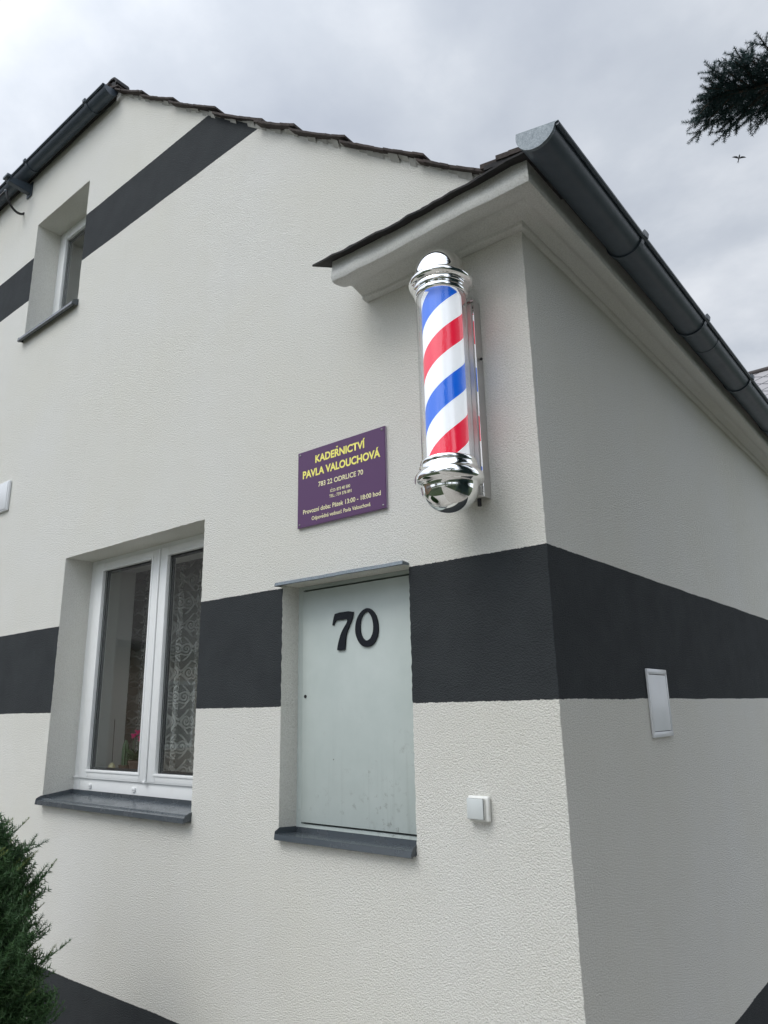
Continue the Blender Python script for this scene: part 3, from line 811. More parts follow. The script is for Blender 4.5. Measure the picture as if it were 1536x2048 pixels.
kh = from_bm('keyhole', bm, 'dark_gap'); kh.parent = door; kh.matrix_parent_inverse = Matrix.Translation(cab.location).inverted()
kh.matrix_parent_inverse = Matrix.Identity(4)
SEVEN = [(-1.095,0.422),(-0.987,0.423),(-0.989,0.401),(-0.996,0.383),(-1.013,0.355),(-1.025,0.334),(-1.033,0.307),(-1.037,0.259),(-1.04,0.256),(-1.08,0.256),(-1.083,0.259),(-1.08,0.275),(-1.072,0.300),(-1.061,0.327),(-1.046,0.349),(-1.028,0.369),(-1.021,0.380),(-1.022,0.387),(-1.028,0.390),(-1.088,0.389),(-1.094,0.386),(-1.105,0.369),(-1.112,0.368),(-1.110,0.377),(-1.102,0.407)]
SHR = lambda P_, cx_, cz_, k_: [(cx_+(a_-cx_)*k_, cz_+(b_-cz_)*(1+(k_-1)*0.4)) for a_, b_ in P_]
OUT0 = [(-0.907,0.427),(-0.885,0.419),(-0.865,0.4),(-0.851,0.372),(-0.846,0.339),(-0.849,0.308),(-0.862,0.283),(-0.882,0.265),(-0.911,0.259),(-0.938,0.266),(-0.958,0.285),(-0.973,0.313),(-0.977,0.345),(-0.97,0.378),(-0.953,0.404),(-0.932,0.42)]
IN0 = [(-0.907,0.41),(-0.893,0.398),(-0.881,0.376),(-0.876,0.346),(-0.879,0.32),(-0.889,0.30),(-0.901,0.291),(-0.914,0.289),(-0.926,0.295),(-0.939,0.311),(-0.945,0.334),(-0.945,0.36),(-0.939,0.385),(-0.926,0.402)]
def chaikin(p, n=2):
    for _ in range(n):
        q = []
        for i in range(len(p)):
            a, b = p[i], p[(i+1) % len(p)]
            q += [(a[0]*.75+b[0]*.25, a[1]*.75+b[1]*.25), (a[0]*.25+b[0]*.75, a[1]*.25+b[1]*.75)]
        p = q
    return p
def glyph(name, outer_, inner_, y_back, th, par):
    bm = bmesh.new(); ls = [outer_]+([inner_] if inner_ else [])
    flat_ = [p for l in ls for p in l]
    F_ = [bm.verts.new((p[0], y_back-th, p[1]+EYE)) for p in flat_]; fs = []
    for tri in tessellate_polygon([[Vector((p[0], p[1], 0)) for p in l] for l in ls]):
        try: fs.append(bm.faces.new([F_[i] for i in tri]))
        except ValueError: pass
    B_ = [bm.verts.new((p[0], y_back, p[1]+EYE)) for p in flat_]
    o = 0
    for l in ls:
        for i in range(len(l)):
            j = (i+1) % len(l); fs.append(bm.faces.new((F_[o+i], F_[o+j], B_[o+j], B_[o+i])))
        o += len(l)
    bmesh.ops.recalc_face_normals(bm, faces=fs)
    g_ = from_bm(name, bm, 'black_enamel'); g_.parent = par; return g_
# trace was taken on the plane y=0.10; the digits stand on the door face
glyph('numeral', chaikin(SEVEN, 1), None, YC-0.011, 0.009, door)
glyph('numeral', chaikin(OUT0), chaikin(SHR(IN0, -0.911, 0.345, 1.10)), YC-0.011, 0.009, door)
s_ = sill(None, -1.339, -0.611, z_(-0.497), z_(-0.505), -0.026, YC-0.006, 'sill_metal', lip=0.021, up=0.024); s_.parent = None; loc_to(s_, cab)
bm = bmesh.new()     # bent zinc drip flashing over the opening
rows_ = []
rr = random.Random(11)
for i in range(31):
    x = -1.352+(0.745)*i/30; b_ = rr.uniform(-0.0005, 0.0005)+0.0006*math.sin(i*0.4)
    rows_.append([bm.verts.new(c) for c in ((x, YC-0.005, z_(0.5665)), (x, -0.004, z_(0.5695)+b_), (x, -0.040, z_(0.573)+b_), (x, -0.044, z_(0.559)+b_), (x, -0.040, z_(0.557)+b_))])
for a, b in zip(rows_, rows_[1:]):
    for i in range(4): bm.faces.new((a[i], b[i], b[i+1], a[i+1]))
bm.faces.new(rows_[0]); bm.faces.new([bm.verts.new(v_.co) for v_ in rows_[-1]][::-1])
fl = loc_to(from_bm('drip_flashing', bm, 'galvanised_metal'), cab)
md = fl.modifiers.new('t', 'SOLIDIFY'); md.thickness = 0.0012; md.offset = 0

# ------------------------------------------------------------------ hairdresser's sign
sign = empty('hairdresser_sign', (-0.969, 0, z_(1.0)))
tag(sign, 'purple rectangular sign with yellow Czech lettering screwed to the wall', 'sign')
YS = -0.014
bm = bmesh.new(); box(bm, -1.236, -0.707, YS, YS+0.004, z_(0.816), z_(1.184), 0.0008, seg=1)
loc_to(from_bm('panel', bm, 'sign_purple'), sign)
bm = bmesh.new(); box(bm, -1.2365, -0.7065, YS+0.004, -0.001, z_(0.8152), z_(1.1845))
loc_to(from_bm('backing', bm, 'sign_edge'), sign)
for (x, z) in ((-1.222, 1.170), (-0.722, 1.170), (-1.222, 0.830), (-0.722, 0.830)):
    bm = bmesh.new(); bmesh.ops.create_uvsphere(bm, u_segments=14, v_segments=8, radius=0.0052, matrix=Matrix.Translation((x, YS-0.0005, z_(z))) @ Matrix.Scale(0.5, 4, (0, 1, 0)))
    box(bm, x-0.0042, x+0.0042, YS-0.0033, YS-0.0028, z_(z)-0.0006, z_(z)+0.0006)
    loc_to(from_bm('screw', bm, 'screw_metal', smooth=40), sign)
CARON = {'\u0158': ('R', 0.80), '\u010c': ('C', 0.80), '\u011b': ('e', 0.60)}
def glyph_mesh(s_, off):
    cu = bpy.data.curves.new('t', 'FONT'); cu.body = s_; cu.size = 1.0; cu.offset = off; cu.extrude = 0; cu.resolution_u = 4
    o = bpy.data.objects.new('t', cu); COL.objects.link(o)
    dg = bpy.context.evaluated_depsgraph_get(); dg.update()
    me = bpy.data.meshes.new_from_object(o.evaluated_get(dg)); bpy.data.objects.remove(o)
    V = np.empty(len(me.vertices)*3); me.vertices.foreach_get('co', V)
    return me, V.reshape(-1, 3)
def text_line(s, x0, x1, zb, cap, m_, off):
    base = ''.join(CARON[c][0] if c in CARON else c for c in s)
    me, V = glyph_mesh(base, off)
    mnx, mxx = V[:, 0].min(), V[:, 0].max()
    f = lambda u, v: (x0+(u-mnx)/(mxx-mnx)*(x1-x0), YS-0.0006, z_(zb)+v/CAPH*cap)
    bm = bmesh.new(); bm.from_mesh(me)
    for v in bm.verts: v.co = f(v.co.x, v.co.y)
    for i, c in enumerate(s):
        if c in CARON:
            pm = glyph_mesh(base[:i+1], off)[1]; lm = glyph_mesh(base[i], off)[1]
            cx_ = pm[:, 0].max()-(lm[:, 0].max()-lm[:, 0].min())/2; h0 = CARON[c][1]; t_ = 0.075+off
            for sg in (-1, 1):
                q = [(cx_, h0), (cx_+sg*0.155, h0+0.15), (cx_+sg*(0.155-t_*1.25), h0+0.15+0.02), (cx_, h0+t_*1.35)]
                bm.faces.new([bm.verts.new(f(*p_)) for p_ in q])
    me.clear_geometry(); bm.to_mesh(me); bm.free(); me.materials.clear()
    loc_to(obj('lettering', me, m_), sign)
CAPH = 0.73
for a in (("KADE\u0158NICTV\u00cd", -1.122, -0.818, 1.113, 0.036, 'sign_yellow', 0.034),
          ("PAVLA VALOUCHOV\u00c1", -1.203, -0.733, 1.0505, 0.0365, 'sign_yellow', 0.034),
          ("783 22 ODRLICE 70", -1.102, -0.831, 0.992, 0.0235, 'sign_cream', 0.016),
          ("I\u010cO: 873 40 500", -1.027, -0.907, 0.9495, 0.0145, 'sign_cream', 0.014),
          ("TEL.: 739 376 891", -1.033, -0.899, 0.925, 0.0145, 'sign_cream', 0.014),
          ("Provozn\u00ed doba: P\u00e1tek 13:00 - 18:00 hod", -1.199, -0.734, 0.8775, 0.0215, 'sign_cream', 0.014),
          ("Odpov\u011bdn\u00e1 vedouc\u00ed: Pavla Valouchov\u00e1", -1.143, -0.792, 0.8405, 0.0185, 'sign_cream', 0.012)):
    text_line(*a)

# ------------------------------------------------------------------ barber pole
PX, PY = -0.274, -0.182
ZT, ZB = z_(1.548), z_(0.872)
pole = empty('barber_pole', (PX, PY, ZB))
tag(pole, 'lit barber pole with red white and blue spiral between chrome domes', 'barber pole')
H = ZT-ZB
bm = bmesh.new()
top = [(0.0, -0.004), (0.096, -0.004), (0.1005, -0.002), (0.1045, 0.003), (0.1045, 0.016), (0.1005, 0.021), (0.1015, 0.025), (0.1095, 0.028), (0.1115, 0.038), (0.1085, 0.044),
       (0.1120, 0.046), (0.1205, 0.049), (0.1255, 0.055), (0.1262, 0.061), (0.1250, 0.066), (0.1215, 0.0715), (0.1155, 0.0765), (0.1100, 0.0800), (0.1075, 0.0820), (0.1065, 0.0850)]
for k in range(0, 19):
    a = k/18*math.pi/2; top.append((0.1050*math.cos(a)**0.95 if k < 18 else 0.0, 0.090+0.114*math.sin(a)))
lathe(bm, top, 96, (0, 0, H))
from_bm('top_cap', bm, 'chrome', pole, smooth=50)
bm = bmesh.new()
bot = [(0.0, 0.004), (0.096, 0.004), (0.1005, 0.002), (0.1045, -0.003), (0.1045, -0.014), (0.1005, -0.018), (0.1015, -0.021), (0.1095, -0.024), (0.1115, -0.034), (0.1120, -0.038),
       (0.1185, -0.046), (0.1260, -0.058), (0.1275, -0.068), (0.1262, -0.078), (0.1190, -0.088), (0.1110, -0.092), (0.1075, -0.095), (0.1060, -0.099)]
for k in range(0, 15):
    a = k/14*math.pi/2; bot.append((0.1045*math.cos(a) if k < 14 else 0.0, -0.101-0.096*math.sin(a)))
lathe(bm, bot[::-1], 96)
from_bm('bottom_cap', bm, 'chrome', pole, smooth=50)
bm = bmesh.new(); lathe(bm, [(0.0785, 0.0), (0.0785, H)], 96)
from_bm('striped_cylinder', bm, 'barber_stripes', pole, smooth=180)
bm = bmesh.new(); lathe(bm, [(0.0985, 0.0), (0.0985, H)], 96)
from_bm('clear_tube', bm, 'acrylic_tube', pole, smooth=180)
pb = empty('wall_bracket', (0, 0, 0)); pb.parent = pole
pb.location = (0, 0, 0)
z0b, z1b = z_(0.757)-ZB, z_(1.582)-ZB
bm = bmesh.new()          # folded channel: mirror front with side flanges back to the wall
hw_ = 0.064; yb = -PY
box(bm, -hw_, hw_, yb-0.050, yb-0.0475, z0b, z1b, 0.0006, seg=1)
from_bm('mirror_plate', bm, 'chrome', pole)
bm = bmesh.new(); box(bm, -0.044, 0.056, yb-0.056, yb-0.0505, z0b+0.004, z1b-0.02, 0.001, seg=1)  # strip added over the mirror to block its reflection of the stripes
from_bm('reflection_blocker', bm, 'satin_metal', pole)
bm = bmesh.new()
box(bm, hw_-0.002, hw_+0.0005, yb-0.0495, yb-0.001, z0b, z1b)
box(bm, -hw_-0.0005, -hw_+0.002, yb-0.0495, yb-0.001, z0b, z1b)
box(bm, -hw_+0.003, hw_-0.003, yb-0.047, yb-0.001, z0b+0.001, z0b+0.003)
from_bm('side_flange', bm, 'brushed_metal', pole)
bpy.data.objects.remove(pb)
for zc in (0.030-0.075, H+0.030):
    bm = bmesh.new(); box(bm, -0.020, 0.020, 0.085, yb-0.048, zc-0.016, zc+0.016, 0.003)
    bmesh.ops.create_cone(bm, cap_ends=True, segments=20, radius1=0.007, radius2=0.007, depth=0.014, matrix=Matrix.Translation((0.027, 0.105, zc)) @ Matrix.Rotation(math.pi/2, 4, 'Y'))
    from_bm('clamp', bm, 'chrome', pole, smooth=40)
bm = bmesh.new()
bmesh.ops.create_cone(bm, cap_ends=True, segments=16, radius1=0.008, radius2=0.008, depth=0.03, matrix=Matrix.Translation((0.03, yb-0.03, z0b-0.012)))
from_bm('cable_gland', bm, 'black_rubber', pole)
bm = bmesh.new()
bmesh.ops.create_uvsphere(bm, u_segments=12, v_segments=8, radius=0.006, matrix=Matrix.Translation((0.070, yb-0.022, 0.455)))
from_bm('screw', bm, 'black_rubber', pole)

# ------------------------------------------------------------------ rocker switch, service hatch, junction box, cable bracket
sw = empty('light_switch', (-0.325, 0, z_(-0.335)))
tag(sw, 'small white rocker switch on the wall near the corner', 'switch')
bm = bmesh.new(); box(bm, -0.0425, 0.0425, -0.020, -0.001, -0.0415, 0.0415, 0.007, seg=4)
from_bm('housing', bm, 'switch_plastic', sw, smooth=40)
bm = bmesh.new(); box(bm, -0.0385, 0.0305, -0.0305, -0.0195, -0.034, 0.0365, 0.006, seg=4)
from_bm('rim', bm, 'switch_plastic', sw, smooth=40)
bm = bmesh.new(); box(bm, -0.0372, 0.0292, -0.0309, -0.0300, -0.0327, 0.0352)
from_bm('gap', bm, 'dark_gap', sw)
bm = bmesh.new(); box(bm, -0.0365, 0.0285, -0.0345, -0.0300, -0.032, 0.0345, 0.0018, seg=2)
from_bm('rocker', bm, 'rocker_plastic', sw, smooth=40)

ht = empty('service_hatch', (0, 0.940, z_(0.007)))
tag(ht, 'white plastic service hatch on the side wall across the edge of the dark band', 'hatch')
bm = bmesh.new()
hx0, hx1, hz0, hz1 = -0.118, 0.118, -0.140, 0.140
for (a, b, c_, d) in ((hx0, hx0+0.014, hz0, hz1), (hx1-0.014, hx1, hz0, hz1)): box(bm, 0.001, 0.0115, a, b, c_, d, 0.002)
for (c_, d) in ((hz0, hz0+0.022), (hz1-0.022, hz1)): box(bm, 0.001, 0.0120, hx0+0.0005, hx1-0.0005, c_, d, 0.002)
from_bm('frame', bm, 'white_plastic', ht, smooth=40)
bm = bmesh.new(); box(bm, 0.001, 0.003, hx0+0.01, hx1-0.01, hz0+0.02, hz1-0.02)
from_bm('gap', bm, 'dark_gap', ht)
bm = bmesh.new()          # slightly warped lid
nx, nz = 18, 24; g_ = []
for j in range(nz+1):
    r_ = []
    for i in range(nx+1):
        y = hx0+0.0155+(hx1-hx0-0.031)*i/nx; z = hz0+0.0245+(hz1-hz0-0.049)*j/nz
        d = ((y)/0.06)**2+((z+0.02)/0.10)**2
        r_.append(bm.verts.new((0.0095+0.0022*math.exp(-d)-0.0012*math.exp(-((y-0.03)/0.03)**2-((z-0.06)/0.05)**2), y, z)))
    g_.append(r_)
for j in range(nz):
    for i in range(nx): bm.faces.new((g_[j][i], g_[j][i+1], g_[j+1][i+1], g_[j+1][i]))
from_bm('lid', bm, 'white_plastic', ht, smooth=180)

jb = empty('junction_box', (-4.55, 0, z_(1.615)))
tag(jb, 'white plastic box on the front wall at the left edge of the view', 'junction box')
bm = bmesh.new(); box(bm, -0.21, 0.208, -0.022, -0.001, -0.118, 0.118, 0.006, seg=3); from_bm('housing', bm, 'white_plastic', jb, smooth=40)
bm = bmesh.new(); box(bm, -0.198, 0.197, -0.027, -0.0215, -0.106, 0.106, 0.003); from_bm('lid', bm, 'white_plastic', jb, smooth=40)

cb = empty('cable_bracket', (-4.70, 0, z_(4.5)))
tag(cb, 'dark metal bracket under the left gutter holding a black cable end', 'bracket')
bm = bmesh.new()
prism(bm, [(-0.002, -0.045), (-0.002, 0.055), (-0.195, 0.022), (-0.200, -0.03)], 'x', -0.005, 0.045, bev=0.003)
box(bm, -0.030, 0.058, -0.012, -0.001, -0.065, 0.072, 0.003)
from_bm('arm', bm, 'anthracite_metal', cb, smooth=40)
bm = bmesh.new()
box(bm, -0.028, 0.062, -0.225, -0.185, 0.006, 0.030, 0.003)
from_bm('plate', bm, 'anthracite_metal', cb, smooth=40)
bm = bmesh.new()
bmesh.ops.create_uvsphere(bm, u_segments=14, v_segments=10, radius=0.016, matrix=Matrix.Translation((-0.015, -0.19, -0.10)))
from_bm('insulator', bm, 'porcelain' if False else 'anthracite_metal', cb, smooth=40)
bm = bmesh.new()
pts = []
P0, P1, P2, P3 = Vector((-0.01, -0.19, -0.085)), Vector((0.0, -0.17, -0.24)), Vector((-0.05, -0.05, -0.27)), Vector((-0.07, 0.01, -0.175))
for k in range(17):
    u = k/16; pts.append(P0*(1-u)**3+P1*3*u*(1-u)**2+P2*3*u*u*(1-u)+P3*u**3)
tube(bm, pts, 0.0105, 10)
from_bm('cable', bm, 'black_rubber', cb)
bm = bmesh.new()
tube(bm, [(-0.01, -0.19, -0.09), (-0.3, -0.21, -0.14), (-0.8, -0.26, -0.12), (-2.5, -0.8, 0.1), (-8, -3.5, 1.2)], 0.008, 6)
from_bm('service_wire', bm, 'black_rubber', cb)

# ------------------------------------------------------------------ behind the lower window
bm = bmesh.new()
uv = bm.loops.layers.uv.new('UVMap')
nx = 150; cols = []
xa, xb = -3.50, -1.70
for i in range(nx+1):
    u = i/nx; x = xa+(xb-xa)*u
    y = 0.575+0.036*math.sin(x*31)+0.014*math.sin(x*57+1)
    cols.append((bm.verts.new((x, y, z_(-0.42))), bm.verts.new((x, y, z_(1.02))), u*1.8*1.35))
for a, b in zip(cols, cols[1:]):
    f = bm.faces.new((a[0], b[0], b[1], a[1]))
    for l, (uu, vv) in zip(f.loops, ((a[2], 0), (b[2], 0), (b[2], 1.44), (a[2], 1.44))): l[uv].uv = (uu, vv)
tag(from_bm('lace_curtain', bm, 'lace', smooth=180), 'white lace curtain with scroll pattern hanging behind the lower window', 'curtain')

zs = z_(-0.355)
bm = bmesh.new()
pc = empty('potted_cyclamen', (-2.985, 0.37, zs)); tag(pc, 'pink flowering potted plant on the sill behind the left pane', 'potted plant')
lathe(bm, [(0, 0), (0.045, 0), (0.062, 0.075), (0.066, 0.075), (0.066, 0.088), (0.058, 0.088), (0.055, 0.07), (0, 0.07)], 24); from_bm('pot', bm, 'terracotta', pc, smooth=40)
bm = bmesh.new(); rr = random.Random(3)
def leaf_quad(bm, c, d, up_, L, W, mi=0):
    d = Vector(d).normalized(); s = d.cross(Vector(up_)).normalized(); c = Vector(c)
    pts_ = [c, c+d*L*0.35+s*W*0.5, c+d*L*0.75+s*W*0.42, c+d*L, c+d*L*0.75-s*W*0.42, c+d*L*0.35-s*W*0.5]
    f = bm.faces.new([bm.verts.new(p_) for p_ in pts_]); f.material_index = mi
for k in range(46):
    a = rr.uniform(0, 6.28); r_ = rr.uniform(0.01, 0.05); tl = rr.uniform(0.2, 0.9)
    leaf_quad(bm, (r_*math.cos(a), r_*math.sin(a)*0.8, 0.08+rr.uniform(0, 0.04)), (math.cos(a), math.sin(a)*0.7, tl), (0, 0, 1), rr.uniform(0.04, 0.07), rr.uniform(0.035, 0.05))
stems = [(-0.05, -0.02, 0.225), (-0.035, 0.0, 0.245), (-0.01, 0.01, 0.20), (0.03, -0.02, 0.21), (0.05, 0.0, 0.235), (0.065, 0.01, 0.215)]
for sx, sy, sz in stems:
    tube(bm, [(sx*0.2, sy*0.2, 0.08), (sx*0.7, sy, sz*0.65), (sx, sy, sz)], 0.0018, 6)
from_bm('foliage', bm, 'plant_green', pc)
bm = bmesh.new()
for sx, sy, sz in stems:
    for k in range(6):
        a = k*1.05+rr.uniform(-.2, .2)
        leaf_quad(bm, (sx, sy, sz-0.004), (math.cos(a)*0.7, math.sin(a)*0.7, 0.8), (0.1, 0.2, 1), 0.033, 0.022)
        leaf_quad(bm, (sx, sy, sz-0.004), (math.cos(a)*0.9, math.sin(a)*0.9, -0.1), (0.1, 0.2, 1), 0.022, 0.018)
from_bm('blossom', bm, 'petal_pink', pc)
ct = empty('cactus', (-3.125, 0.36, zs)); tag(ct, 'tall green columnar cactus in a pot left of the pink flowers', 'cactus')
bm = bmesh.new(); lathe(bm, [(0, 0), (0.028, 0), (0.036, 0.05), (0.038, 0.058), (0.03, 0.058), (0, 0.05)], 20); from_bm('pot', bm, 'terracotta', ct, smooth=40)
bm = bmesh.new(); seg = 40
rings = []
for k in range(9):
    z = 0.05+0.155*k/8; rad = 0.019*(1.0 if k < 6 else (1, 1, 1, 1, 1, 1, 0.9, 0.65, 0.15)[k])
    rings.append([bm.verts.new((rad*(1+0.16*math.cos(8*2*math.pi*i/seg))*math.cos(2*math.pi*i/seg), rad*(1+0.16*math.cos(8*2*math.pi*i/seg))*math.sin(2*math.pi*i/seg), z)) for i in range(seg)])
for a, b in zip(rings, rings[1:]):
    for i in range(seg): bm.faces.new((a[i], a[(i+1) % seg], b[(i+1) % seg], b[i]))
bm.faces.new(rings[-1]); from_bm('stem', bm, 'cactus_green', ct, smooth=40)
cd = empty('candle_holder', (-3.245, 0.345, zs)); tag(cd, 'small cream ornament with an upright thin stick at the left of the sill', 'ornament')
bm = bmesh.new(); lathe(bm, [(0, 0), (0.05, 0), (0.055, 0.008), (0.02, 0.014), (0, 0.014)], 24); from_bm('dish', bm, 'porcelain', cd, smooth=40)
bm = bmesh.new(); lathe(bm, [(0, 0.014), (0.019, 0.020), (0.024, 0.038), (0.018, 0.056), (0.007, 0.068), (0, 0.070)], 20); from_bm('bulb', bm, 'candle_wax', cd, smooth=60)
bm = bmesh.new(); tube(bm, [(0, 0, 0.06), (-0.004, 0, 0.33)], 0.0022, 6); from_bm('stick', bm, 'dark_wood', cd)

# ------------------------------------------------------------------ foliage builders
def needle_twig(n, L, nl, nw, flat=0.35, lean=0.9, seed=0):
    """a shoot along +X with n needles; triangles"""
    r = np.random.default_rng(seed); V = []; F = []
    # stem: thin 3-sided strip
    for k in range(3):
        a0, a1 = 2*np.pi*k/3, 2*np.pi*(k+1)/3; s = nw*0.8
        b = len(V); V += [[0, s*np.cos(a0), s*np.sin(a0)], [0, s*np.cos(a1), s*np.sin(a1)], [L*0.97, 0, 0]]; F.append([b, b+1, b+2])
    for i in range(n):
        x = L*(i+0.5)/n; a = i*2.399963+r.uniform(-.3, .3)
        l = nl*(0.75+0.35*np.sin(np.pi*min(1, 0.2+x/L)))*r.uniform(0.85, 1.12)
        d = np.array([lean*0.75, np.cos(a), np.sin(a)*flat+0.15]); d /= np.linalg.norm(d)
        s = np.cross(d, [r.uniform(-1, 1), r.uniform(-1, 1), r.uniform(0, 1)]); s /= np.linalg.norm(s)+1e-9
        p0 = np.array([x, 0, 0]); b = len(V)
        V += [list(p0-s*nw/2), list(p0+s*nw/2), list(p0+d*l)]; F.append([b, b+1, b+2])
    return np.array(V), np.array(F)
def frames(P, D, roll):
    """orthonormal frames with X along D"""
    D = D/np.linalg.norm(D, axis=1, keepdims=True)
    up = np.tile([0., 0., 1.], (len(D), 1)); up[np.abs(D[:, 2]) > 0.95] = [1., 0, 0]
    Y = np.cross(up, D); Y /= np.linalg.norm(Y, axis=1, keepdims=True); Z = np.cross(D, Y)
    c, s = np.cos(roll)[:, None], np.sin(roll)[:, None]
    return np.stack([D, Y*c+Z*s, -Y*s+Z*c], axis=2)
def scatter(tmpl, P, D, S, roll):
    V, F = tmpl; Rr = frames(P, D, roll)
    W = np.einsum('nij,vj->nvi', Rr, V)*S[:, None, None]+P[:, None, :]
    FF = F[None]+(np.arange(len(P))*len(V))[:, None, None]
    return W.reshape(-1, 3), FF.reshape(-1, F.shape[1])
def join(parts):
    V = []; F = []; T = []; MI = []; o = 0
    for (v, f, t_, m_) in parts:
        V.append(v); F.append(f+o); T.append(np.full(len(v), 0.5) if t_ is None else t_); MI.append(np.full(len(f), m_)); o += len(v)
    return np.concatenate(V), np.concatenate(F), np.concatenate(T), np.concatenate(MI)

# ---- yew bush, lower left
YB = Vector((-2.28, -1.10, 0.0)); YH = 1.20
def yew():
    r = np.random.default_rng(21); RB = 0.48
    tm = needle_twig(26, 0.075, 0.025, 0.0052, 0.55, 0.50, 1)
    tl = needle_twig(24, 0.060, 0.021, 0.0048, 0.40, 0.55, 4)
    env = lambda h: RB*np.sqrt(np.clip(1-(np.abs(h-0.34)/0.72)**2.4, 0.02, 1))
    lumpf = lambda a, h: 1+0.09*np.sin(a*5+h*9)+0.07*np.sin(a*9-h*14)+0.05*np.sin(a*17+h*31)
    n = 15000
    a = r.uniform(0, 2*np.pi, n); h = r.uniform(0.0, 1.0, n)
    sh = 1-0.42*r.random(n)**1.3
    rad = env(h)*lumpf(a, h)*sh
    P = np.stack([rad*np.cos(a), rad*np.sin(a), h*YH*0.97+0.02], 1)
    D = np.stack([np.cos(a), np.sin(a), 0.55+0.6*h], 1)+r.normal(0, 0.42, (n, 3))
    S = r.uniform(0.8, 1.3, n); W, F = scatter(tm, P, D, S, r.uniform(-0.9, 0.9, n))
    clump = 0.5+0.5*np.sin(P[:, 0]*13)*np.sin(P[:, 1]*12+1)*np.sin(P[:, 2]*11+2)
    tint = np.repeat(np.clip(clump*0.6+r.random(n)*0.5, 0, 1), len(tm[0]))
    parts = [(W, F, tint, 0)]
    Pn, Dn, Mn = [], [], []
    for i in range(620):
        ai, hi = r.uniform(0, 2*np.pi), r.uniform(0.06, 0.98)
        rd = float(env(np.array(hi))*lumpf(ai, hi))
        base = np.array([rd*np.cos(ai)*0.97, rd*np.sin(ai)*0.97, hi*YH])
        d = np.array([np.cos(ai)*0.95, np.sin(ai)*0.95, 0.70])+r.normal(0, 0.20, 3); d /= np.linalg.norm(d)
        L = r.uniform(0.02, 0.07) if r.random() < 0.66 else r.uniform(0.08, 0.17)
        k = int(L/0.042)+1
        for j in range(k):
            dj = d+np.array([0, 0, 0.09*j]); dj /= np.linalg.norm(dj)
            Pn.append(base); Dn.append(dj); Mn.append(1 if (j == k-1 and k > 1 and r.random() < 0.4) else 0); base = base+dj*0.042
    Pn, Dn, Mn = np.array(Pn), np.array(Dn), np.array(Mn)
    for mi_ in (0, 1):
        q = Mn == mi_
        w_, f_ = scatter(tl, Pn[q], Dn[q], np.full(q.sum(), 0.9 if mi_ == 0 else 0.62), r.uniform(0, 1, q.sum()))
        parts.append((w_, f_, np.repeat(r.random(q.sum()), len(tl[0])), mi_))
    V, F, T, MI = join(parts)
    sh_ = empty('yew_bush', tuple(YB)); tag(sh_, 'dark green yew bush standing before the front wall', 'bush')
    me = fast_mesh('foliage', V, F, T, MI)
    obj('foliage', me, ['yew_needles', 'yew_tips'], sh_)
    bm = bmesh.new()
    for k in range(16):
        an = r.uniform(0, 6.28); ln = r.uniform(0.2, 0.38); hh = r.uniform(0.4, 0.9)
        tube(bm, [(0.03*math.cos(an), 0.03*math.sin(an), 0), (ln*0.5*math.cos(an), ln*0.5*math.sin(an), hh*0.45), (ln*math.cos(an), ln*math.sin(an), hh)], [0.02, 0.013, 0.004], 7)
    from_bm('stem', bm, 'bark', sh_)
yew()

